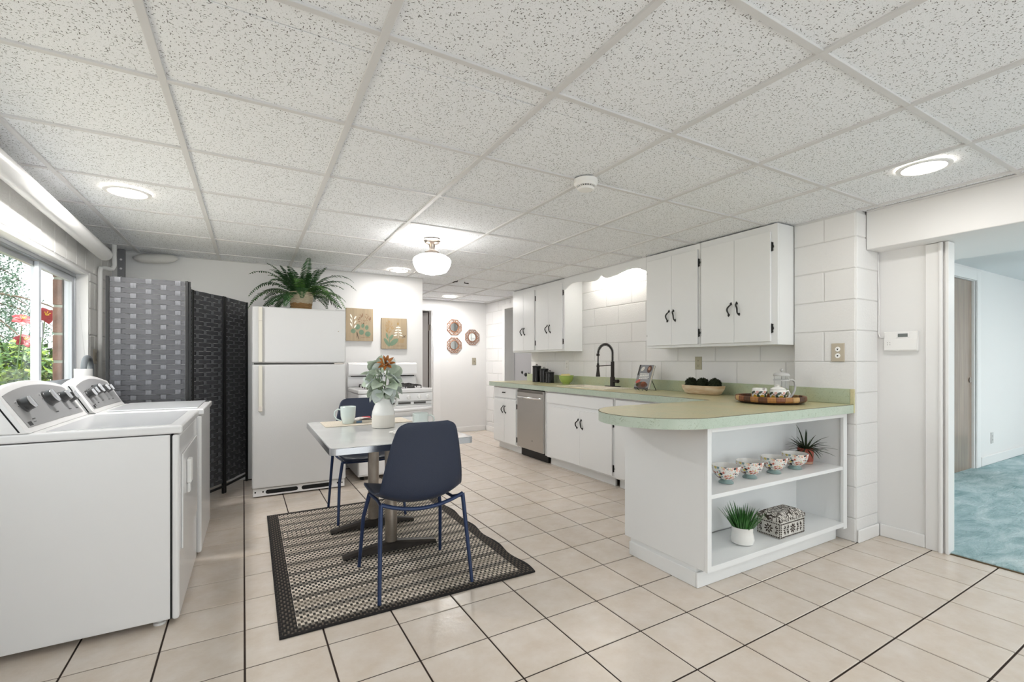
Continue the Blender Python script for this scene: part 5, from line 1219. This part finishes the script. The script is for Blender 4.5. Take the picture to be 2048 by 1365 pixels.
def on_cyl(R, zc_, th_, w__, h__, rot=0, tilt=0, n=12, lift=.0012):
    """curved print patch lying on a cylinder of radius R(z)"""
    pts = ell(0, 0, w__, h__, rot, n); m = MB(); A = []; B2 = []
    for u, v in [(0, 0)] + pts:
        r = R(zc_ + v); a = th_ + u / r; A.append(((r + lift) * math.cos(a), (r + lift) * math.sin(a), zc_ + v)); B2.append(((r - .001) * math.cos(a), (r - .001) * math.sin(a), zc_ + v))
    k = len(A); fs = [(0, 1 + i, 1 + (i + 1) % n) for i in range(n)] + [(k, k + 1 + (i + 1) % n, k + 1 + i) for i in range(n)] + [(1 + i, 1 + (i + 1) % n, k + 1 + (i + 1) % n, k + 1 + i) for i in range(n)]
    return m.add(A + B2, fs)
YEL = mat('lemon glaze', '#c9a23a', .2, coat=.4); DGR = mat('leaf glaze', '#3c5140', .25, coat=.4); RST = mat('rust glaze', '#9b5a45', .25, coat=.4); PNK = mat('pink glaze', '#d8a79a', .25, coat=.4)
def lemon_pot(name, label, cat, x, y_, rz_, h, r):
    t = thing(name, label, cat, (x, y_, TI), rz_)
    R = lambda z: r * (.80 + .25 * math.sin(PI * min(1, max(0, z / h)) * .75))
    prof = [(.001, .001), (R(0) * .9, .001)] + [(R(h * i / 8), max(.003, h * i / 8)) for i in range(9)] + [(R(h) - .003, h + .001), (R(h) - .006, h - .004), (R(h * .5) - .005, h * .5), (R(0) - .006, .009), (.001, .008)]
    ob('pot', MB().lathe(prof, 36), WHITEC, t, w=False, smooth=True)
    ob('handle', MB().tube([(R(h * .85), 0, h * .85), (r * 1.45, 0, h * .9), (r * 1.7, 0, h * .6), (r * 1.5, 0, h * .3), (R(h * .2), 0, h * .2)], .006, 8), WHITEC, t, w=False, smooth=True)
    if cat == 'pitcher': ob('spout', MB().prism([(-R(h) + .008, h - .02), (-R(h) - .018, h + .008), (-R(h) + .008, h + .003)], 'y', -.009, .009), WHITEC, t, w=False, bev=.003)
    base_a = -rz_ + math.radians(-140)
    for da in (-.75, .25, 1.3):
        a = base_a + da
        ob('painted_lemon', on_cyl(R, h * .3, a, .016, .019), YEL, t, w=False, smooth=True)
        ob('painted_leaf', on_cyl(R, h * .35, a + .52, .009, .021, .3), DGR, t, w=False, smooth=True); ob('painted_leaf', on_cyl(R, h * .68, a - .3, .018, .008, .5), DGR, t, w=False, smooth=True)
        ob('painted_blossom', on_cyl(R, h * .72, a + .35, .01, .009), PNK, t, w=False, smooth=True); ob('painted_twig', on_cyl(R, h * .6, a + .12, .018, .0025, -.5), RST, t, w=False, smooth=True)
    return t, R
def vpos(px_, d): v = FW + RT * (px_ - 1042.86) / 933.3; return v.x * d, v.y * d
x, y_ = vpos(1519, 3.2); lemon_pot('lemon_creamer', 'white creamer painted with lemons beside the sugar bowl', 'pitcher', x, y_, math.radians(65), .085, .046)
x, y_ = vpos(1556, 3.15); lp, R = lemon_pot('lemon_sugar_bowl', 'white lidded sugar bowl painted with lemons', 'sugar bowl', x, y_, math.radians(-25), .078, .05)
ob('lid', MB().lathe([(R(.078) - .001, .0795), (R(.078), .083), (.03, .094), (.01, .099), (.009, .104), (.013, .11), (.001, .115)], 30), WHITEC, lp, w=False, smooth=True)
ob('painted_leaf', MB().lathe([(.001, .0975), (.012, .0972), (.013, .0965), (.001, .0965)], 12, (.012, -.012, 0)), YEL, lp, w=False)
GL2 = NT('clear glass'); GL2.b.inputs['Transmission Weight'].default_value = 1; GL2.b.inputs['Roughness'].default_value = .02; GL2.b.inputs['IOR'].default_value = 1.2; GL2.b.inputs['Base Color'].default_value = (.96, .97, .97, 1); GL2 = GL2.m
x, y_ = vpos(1563, 3.30)
fpz = thing('french_press', 'glass french press with a pale grey lid and handle', 'french press', (x, y_, TI))
PG = mat('pale grey plastic', '#c9c8c6', .35)
ob('beaker', MB().lathe([(.001, .012), (.046, .012), (.048, .016), (.048, .165), (.0455, .165), (.0455, .018), (.001, .016)], 36), GL2, fpz, w=False, smooth=True)
ob('holder', MB().lathe([(.040, .002), (.051, .002), (.051, .011), (.040, .011)], 36, closed=True).lathe([(.0485, .132), (.0515, .132), (.0515, .142), (.0485, .142)], 36, closed=True), PG, fpz, w=False, smooth=True)
ob('lid', MB().lathe([(.001, .166), (.052, .166), (.053, .172), (.047, .182), (.03, .19), (.006, .192), (.001, .192)], 36), PG, fpz, w=False, smooth=True)
ob('plunger', MB().cyl((0, 0, .06), .0025, .135, 8).cyl((0, 0, .06), .042, .006, 28).sphere((0, 0, .207), .011, 14, 10), mat('plunger steel', '#c3c1c0', .25, .6), fpz, w=False, smooth=True)
ha = math.radians(-32)
ob('handle', MB().tube([(c_ * math.cos(ha), c_ * math.sin(ha), z) for c_, z in ((.049, .137), (.075, .138), (.092, .125), (.096, .095), (.092, .065), (.078, .035), (.062, .015), (.05, .007))], .0075, 10), PG, fpz, w=False, smooth=True)

# =================================================================== ON THE SHELVES
def bowl_mat():
    k = NT('floral bowl glaze'); p = k.obj()
    v = k.n('ShaderNodeTexVoronoi', i_Vector=p, i_Scale=70.0); d = v.outputs['Distance']; c = k.n('ShaderNodeSeparateColor', i_0=v.outputs['Color']).outputs
    pal = k.ramp(c[0], [(0, lin('#b5614d')), (.16, lin('#2f3136')), (.3, lin('#e3b7a4')), (.46, lin('#d7c46a')), (.55, lin('#8fa7a6')), (.7, lin('#e9b9a8')), (.82, lin('#eeeae4'))], 'CONSTANT')
    inn = k.math('LESS_THAN', d, k.math('MULTIPLY_ADD', c[1], .35, .36))
    c1 = k.mix(inn, lin('#ece8e2'), pal)
    v2 = k.n('ShaderNodeTexVoronoi', i_Vector=p, i_Scale=150.0); e = k.math('LESS_THAN', v2.outputs['Distance'], .22)
    c2 = k.mix(k.math('MULTIPLY', e, .7), c1, lin('#5d7270'))
    k.l(c2, k.b.inputs['Base Color']); k.b.inputs['Roughness'].default_value = .15; k.b.inputs['Coat Weight'].default_value = .4; return k.m
BGL = bowl_mat(); TEALF = mat('teal bowl foot', '#8ba3a1', .3, coat=.3); INW = mat('white bowl inside', '#eeebe6', .2, coat=.4)
SHZ = .5068
bl = thing('floral_bowl', 'floral footed bowl at the far left end of the bowl row', 'bowl', (2.375, 1.742, SHZ), group='floral footed bowls')
ob('bowl', MB().lathe([(.030, .022), (.045, .028), (.065, .048), (.076, .075), (.079, .100), (.0785, .102)], 40, cap=False), BGL, bl, w=False, smooth=True)
ob('inside', MB().lathe([(.0785, .102), (.0765, .102), (.0735, .076), (.062, .052), (.04, .034), (.001, .030)], 40, cap=False), INW, bl, w=False, smooth=True)
ob('foot', MB().lathe([(.001, .004), (.034, .001), (.041, .001), (.041, .006), (.032, .014), (.029, .0215), (.001, .0215)], 32), TEALF, bl, w=False, smooth=True)
bl['label'] = 'floral footed bowl at the end of its row, above the grass plant'
for x, y_, lab in ((2.60, 1.745, 'floral footed bowl second from the open end of the row'), (2.845, 1.745, 'floral footed bowl between two bowls, third in the row'), (3.075, 1.745, 'floral footed bowl beside the terracotta pot')):
    o = dup(bl); o.location = (x, y_, SHZ); o['label'] = lab; o.rotation_euler = (0, 0, .02 * x)
GRS = mat('dark grass leaf', '#2e3f24', .45, var=.5, vs_=30, rnd=.4); GRS2 = mat('bright grass leaf', '#3e7a33', .45, var=.5, vs_=30, rnd=.4)
tp = thing('spider_plant', 'dark spidery plant in a ribbed terracotta pot', 'potted plant', (3.30, 1.80, SHZ))
TC = mat('terracotta glaze', '#a04b3a', .45); vs = []
n = 48; fl = lambda k_: 1 if k_ % 2 else .965
prof = [(.046, .018), (.048, .05), (.050, .105)]
rings = [[(r * fl(k_) * math.cos(2 * PI * k_ / n), r * fl(k_) * math.sin(2 * PI * k_ / n), z) for k_ in range(n)] for r, z in prof] + [[(.043 * math.cos(2 * PI * k_ / n), .043 * math.sin(2 * PI * k_ / n), z) for k_ in range(n)] for z in (.105, .085)]
vs = [p for r_ in rings for p in r_]; fs = [(i * n + j, i * n + (j + 1) % n, (i + 1) * n + (j + 1) % n, (i + 1) * n + j) for i in range(4) for j in range(n)] + [tuple(range(n))[::-1], tuple(range(4 * n, 5 * n))]
ob('pot', MB().add(vs, fs), TC, tp, w=False); ob('pot_base', MB().lathe([(.001, .001), (.0445, .001), (.0455, .0175), (.001, .0175)], 36), mat('bare clay', '#c49a85', .7), tp, w=False, smooth=True)
rr = random.Random(31)
for k_ in range(64):
    a = k_ * 2.4; el = rr.uniform(.35, 1.4); L = rr.uniform(.13, .215); m = MB()
    dx, dy = math.cos(a), math.sin(a)
    if dy > .2: L *= .6
    if dx > .2: L *= .6
    blade(m, (dx * .012, dy * .012, .086), (dx * math.cos(el), dy * math.cos(el), math.sin(el)), L, .011, rr.uniform(.6, 1.5)); ob('leaf_blade', m, GRS, tp, w=False)
gp = thing('grass_plant', 'upright green grass in a waisted white pot', 'potted plant', (2.515, 1.735, .1328))
ob('pot', MB().lathe([(.001, .001), (.052, .001), (.062, .008), (.066, .03), (.062, .055), (.058, .075), (.062, .098), (.0635, .102), (.058, .1), (.054, .08), (.001, .08)], 40), WHITEC, gp, w=False, smooth=True)
for k_ in range(120):
    a = k_ * 2.4; r_ = .05 * math.sqrt((k_ + .5) / 120); el = 1.45 - r_ * 9 * rr.uniform(.5, 1.1); m = MB()
    blade(m, (r_ * math.cos(a), r_ * math.sin(a), .081), (math.cos(a) * math.cos(el), math.sin(a) * math.cos(el), math.sin(el)), rr.uniform(.10, .155), .008, rr.uniform(.05, .5), 5); ob('grass_blade', m, GRS2, gp, w=False)
# carved box
def carved():
    k = NT('whitewashed carving'); p = k.obj()
    v = k.n('ShaderNodeTexVoronoi', i_Vector=p, i_Scale=30.0, feature='DISTANCE_TO_EDGE').outputs['Distance']
    w = k.n('ShaderNodeTexWave', i_Vector=p, i_Scale=22.0, i_Distortion=14.0, i_Detail=2.0).outputs[1]
    e = k.math('MAXIMUM', k.math('LESS_THAN', v, .05), k.math('LESS_THAN', w, .22))
    k.l(k.mix(e, lin('#dedad3'), lin('#3a2f28')), k.b.inputs['Base Color']); k.b.inputs['Roughness'].default_value = .8; k.bump(k.math('SUBTRACT', 1.0, e), .6, .004); return k.m
CRV = carved(); CRD = mat('dark carved wood', '#3b3029', .8); CRW = mat('whitewash', '#dcd8d1', .8, var=.3, vs_=25)
cx0, cx1, cy0, cy1 = -.128, .128, -.075, .075
bxo = thing('carved_box', 'whitewashed carved wooden box with dark floral relief', 'box', (2.885, 1.725, .1328))
ob('box_body', MB().box(cx0, cx1, cy0, cy1, .001, .098), CRW, bxo, w=False, bev=.002)
ld = ob('lid', MB().add([(cx0 - .003, cy0 - .003, .1), (cx1 + .003, cy0 - .003, .1), (cx1 + .003, cy1 + .003, .1), (cx0 - .003, cy1 + .003, .1), (cx0 - .003, cy0 - .003, .122), (cx1 + .003, cy0 - .003, .122), (cx1 + .003, cy1 + .003, .122), (cx0 - .003, cy1 + .003, .122), (cx0 + .03, cy0 + .03, .148), (cx1 - .03, cy0 + .03, .148), (cx1 - .03, cy1 - .03, .148), (cx0 + .03, cy1 - .03, .148)],
    [(3, 2, 1, 0)] + [(a + i, a + (i + 1) % 4, a + 4 + (i + 1) % 4, a + 4 + i) for a in (0, 4) for i in range(4)] + [(8, 9, 10, 11)]), CRV, bxo, w=False)
def ornament(F, w__, h__):
    polys = []
    def me(cx_, cy_, a, b, ro): polys.append([(u / w__, v / h__) for u, v in ell(cx_, cy_, a, b, ro, 12)])
    cx_, cy_ = w__ / 2, h__ / 2
    for k_ in range(8):
        a = k_ * PI / 4 + .2; me(cx_ + .019 * math.cos(a), cy_ + .019 * math.sin(a), .0095, .0042, a)
    me(cx_, cy_, .005, .005, 0)
    nn = 2 if w__ > .2 else 1
    for s_ in (-1, 1):
        for q in range(nn):
            x_ = cx_ + s_ * (.043 + .034 * q)
            for k_ in range(5): a = (0 if s_ > 0 else PI) + (k_ - 2) * .62; me(x_ + .013 * math.cos(a), cy_ + .02 * math.sin(a), .0085, .003, a)
    for p in polys:
        m = MB(); flat(m, p, -.0004, .0022, F); ob('carved_petal', m, CRD, bxo, w=False)
    m = MB()
    for k_ in range(int(w__ / .011)):
        for v in (.05, .93): u = (k_ + .25) * .011 / w__; flat(m, [(u, v - .035), (u + .006 / w__, v - .035), (u + .006 / w__, v + .035), (u, v + .035)], -.0004, .002, F)
    for k_ in range(int(h__ / .011)):
        for u in (.03, .97): v = (k_ + .25) * .011 / h__; flat(m, [(u - .02, v), (u + .02, v), (u + .02, v + .006 / h__), (u - .02, v + .006 / h__)], -.0004, .002, F)
    ob('carved_border', m, CRD, bxo, w=False)['kind'] = 'stuff'
ornament(lambda u, v, d: (cx0 + u * (cx1 - cx0), cy0 - d, .004 + v * .09), .256, .09)
ornament(lambda u, v, d: (cx0 - d, cy1 - u * (cy1 - cy0), .004 + v * .09), .15, .09)

# =================================================================== GARDEN BEYOND THE WINDOW
tag(ob('ground', MB().box(-30, -1.41, -6, 40, .0, .30), mat('pale garden gravel', '#cfc7b6', .95, var=.2, vs_=1.5)), 'pale gravel garden ground outside the window', 'ground', kind='structure')
def leaf_cloud(ctr, rad, n, size, rr, shell=.55, flatn=.6, low=-1):
    m = MB()
    for _ in range(n):
        while True:
            d = Vector((rr.gauss(0, 1), rr.gauss(0, 1), rr.gauss(0, 1))).normalized()
            if d.z > low: break
        r = shell + (1 - shell) * rr.random(); p = Vector((ctr[0] + d.x * rad[0] * r, ctr[1] + d.y * rad[1] * r, ctr[2] + d.z * rad[2] * r))
        if p.z < .34: p.z = .34 + rr.random() * .1
        a = Vector((rr.gauss(0, 1), rr.gauss(0, 1), rr.gauss(0, flatn))).normalized(); b = a.cross(d + Vector((.1, .2, .3))).normalized(); s = size * rr.uniform(.6, 1.3); nn = a.cross(b) * s * .18
        m.add([p, p + a * s * .5 + b * s * .32 + nn, p + a * s, p + a * s * .5 - b * s * .32 + nn], [(0, 1, 2), (0, 2, 3)])
    return m
def bush(label, ctr, rad, n, size, cols, seed):
    rr = random.Random(seed); t = thing('garden_shrub', label, 'shrub', (ctr[0], ctr[1], .3), group='garden shrubs')
    for i, c_ in enumerate(cols):
        ob('foliage', leaf_cloud(ctr, rad, n // len(cols), size, rr), c_, t, recalc=False)['kind'] = 'stuff'
    for k_ in range(9):
        a = rr.uniform(0, 6.28); e = Vector((ctr[0] + math.cos(a) * rad[0] * .7, ctr[1] + math.sin(a) * rad[1] * .7, ctr[2] + rad[2] * rr.uniform(-.1, .6)))
        ob('branch', MB().tube([(ctr[0] + rr.uniform(-.05, .05), ctr[1] + rr.uniform(-.05, .05), .3), (Vector((ctr[0], ctr[1], .3)) * .5 + e * .5 + Vector((0, 0, .1))), e], [.016, .01, .005], 6), mat('twig bark', '#4c3a2c', .9), t)
YG = mat('yellow green leaf', '#7d9a1e', .5, var=.4, vs_=5, rnd=.2); MG = mat('mid green leaf', '#446f1a', .5, var=.4, vs_=5); DG = mat('dark green leaf', '#35571e', .6); PK = mat('mauve leaf', '#8d7d86', .6)  # darker green leaves are mixed at random through the foliage
bush('low yellow-green shrub just outside the window', (-1.98, 5.75, .78), (.42, .75, .40), 5200, .055, [YG, MG, YG], 1)
bush('taller yellow-green shrub behind the red flowers', (-2.5, 7.6, .95), (.65, 1.2, .52), 6500, .075, [YG, MG, DG], 2)
bush('mauve and green shrub at the foot of the garden tree', (-3.9, 9.2, .75), (1.0, 1.4, .6), 5000, .09, [MG, PK, DG], 3)
# weeping tree
tt = thing('weeping_tree', 'weeping blue-green tree against the bright sky', 'tree', (-5.6, 14.5, .3))
ob('trunk', MB().tube([(-5.6, 14.5, .25), (-5.55, 14.4, 2.0), (-5.7, 14.5, 4.2)], [.16, .12, .05], 10), mat('tree bark', '#5a4a3c', .95, bump=.8, bs=12), tt, smooth=True)
rr = random.Random(17); BGN = mat('blue green needle', '#4f6f5c', .7, var=.4, vs_=3); fol = MB()
for k_ in range(26):
    a = rr.uniform(0, 6.28); z0 = rr.uniform(1.9, 4.3); L = rr.uniform(1.0, 2.8); p = Vector((-5.6, 14.5, z0)); pts = [p.copy()]; d = Vector((math.cos(a), math.sin(a), .35))
    for i in range(7): d = (d + Vector((0, 0, -.16))).normalized(); p = p + d * L / 7; pts.append(p.copy())
    ob('branch', MB().tube(pts, [.03 * (1 - i / 9) for i in range(8)], 5), MATS['tree bark'], tt)
    for i in range(1, 8):
        for _ in range(5):
            q = pts[i] + Vector((rr.uniform(-.2, .2), rr.uniform(-.2, .2), .05)); Ls = rr.uniform(.4, 1.3)
            for s in range(int(Ls / .045)):
                w_ = q + Vector((rr.uniform(-.06, .06), rr.uniform(-.06, .06), -s * .045)); e = Vector((rr.gauss(0, 1), rr.gauss(0, 1), -.8)).normalized() * rr.uniform(.05, .11); sd = e.cross(Vector((rr.random(), rr.random(), 1))).normalized() * .018
                if w_.z > .4: fol.add([w_ - sd, w_ + sd, w_ + e], [(0, 1, 2)])
ob('foliage', fol, BGN, tt, recalc=False)['kind'] = 'stuff'
# red flowers on tall stems
RED = mat('red petal', '#a8081c', .45, var=.3, vs_=30); YST = mat('yellow stamen', '#e2c53a', .6)
for (x, y_, z, fa, lab) in ((-1.50, 5.42, 1.595, -.5, 'open red flower with yellow centre outside the window'), (-1.79, 5.92, 1.585, -1.3, 'red flower seen edge-on above the yellow-green shrub'), (-1.80, 6.0, 1.40, -.9, 'lowest red flower, half hidden among the shrub leaves')):
    t = thing('garden_flower', lab, 'flower', (x, y_, .3), group='red garden flowers'); c = Vector((x, y_, z)); nrm = Vector((.45, -.75, .2 - fa * .5)).normalized(); u = nrm.orthogonal().normalized(); v = nrm.cross(u)
    ob('stem', MB().tube([(x - .12, y_ + .1, .3), (x - .08, y_ + .08, (z + .3) / 2), c - nrm * .02], .005, 6), STEM, t)
    for k_ in range(6):
        a = k_ * PI / 3; d = u * math.cos(a) + v * math.sin(a) + nrm * .35; m = MB(); leafblade(m, c, d, nrm, .082, .062, .7, 5, .15, .0008); ob('petal', m, RED, t, smooth=True, ang=60)
    for k_ in range(5):
        a = k_ * 1.257; ob('stamen', MB().tube([c, c + nrm * .04 + (u * math.cos(a) + v * math.sin(a)) * .02], .0025, 5), YST, t)
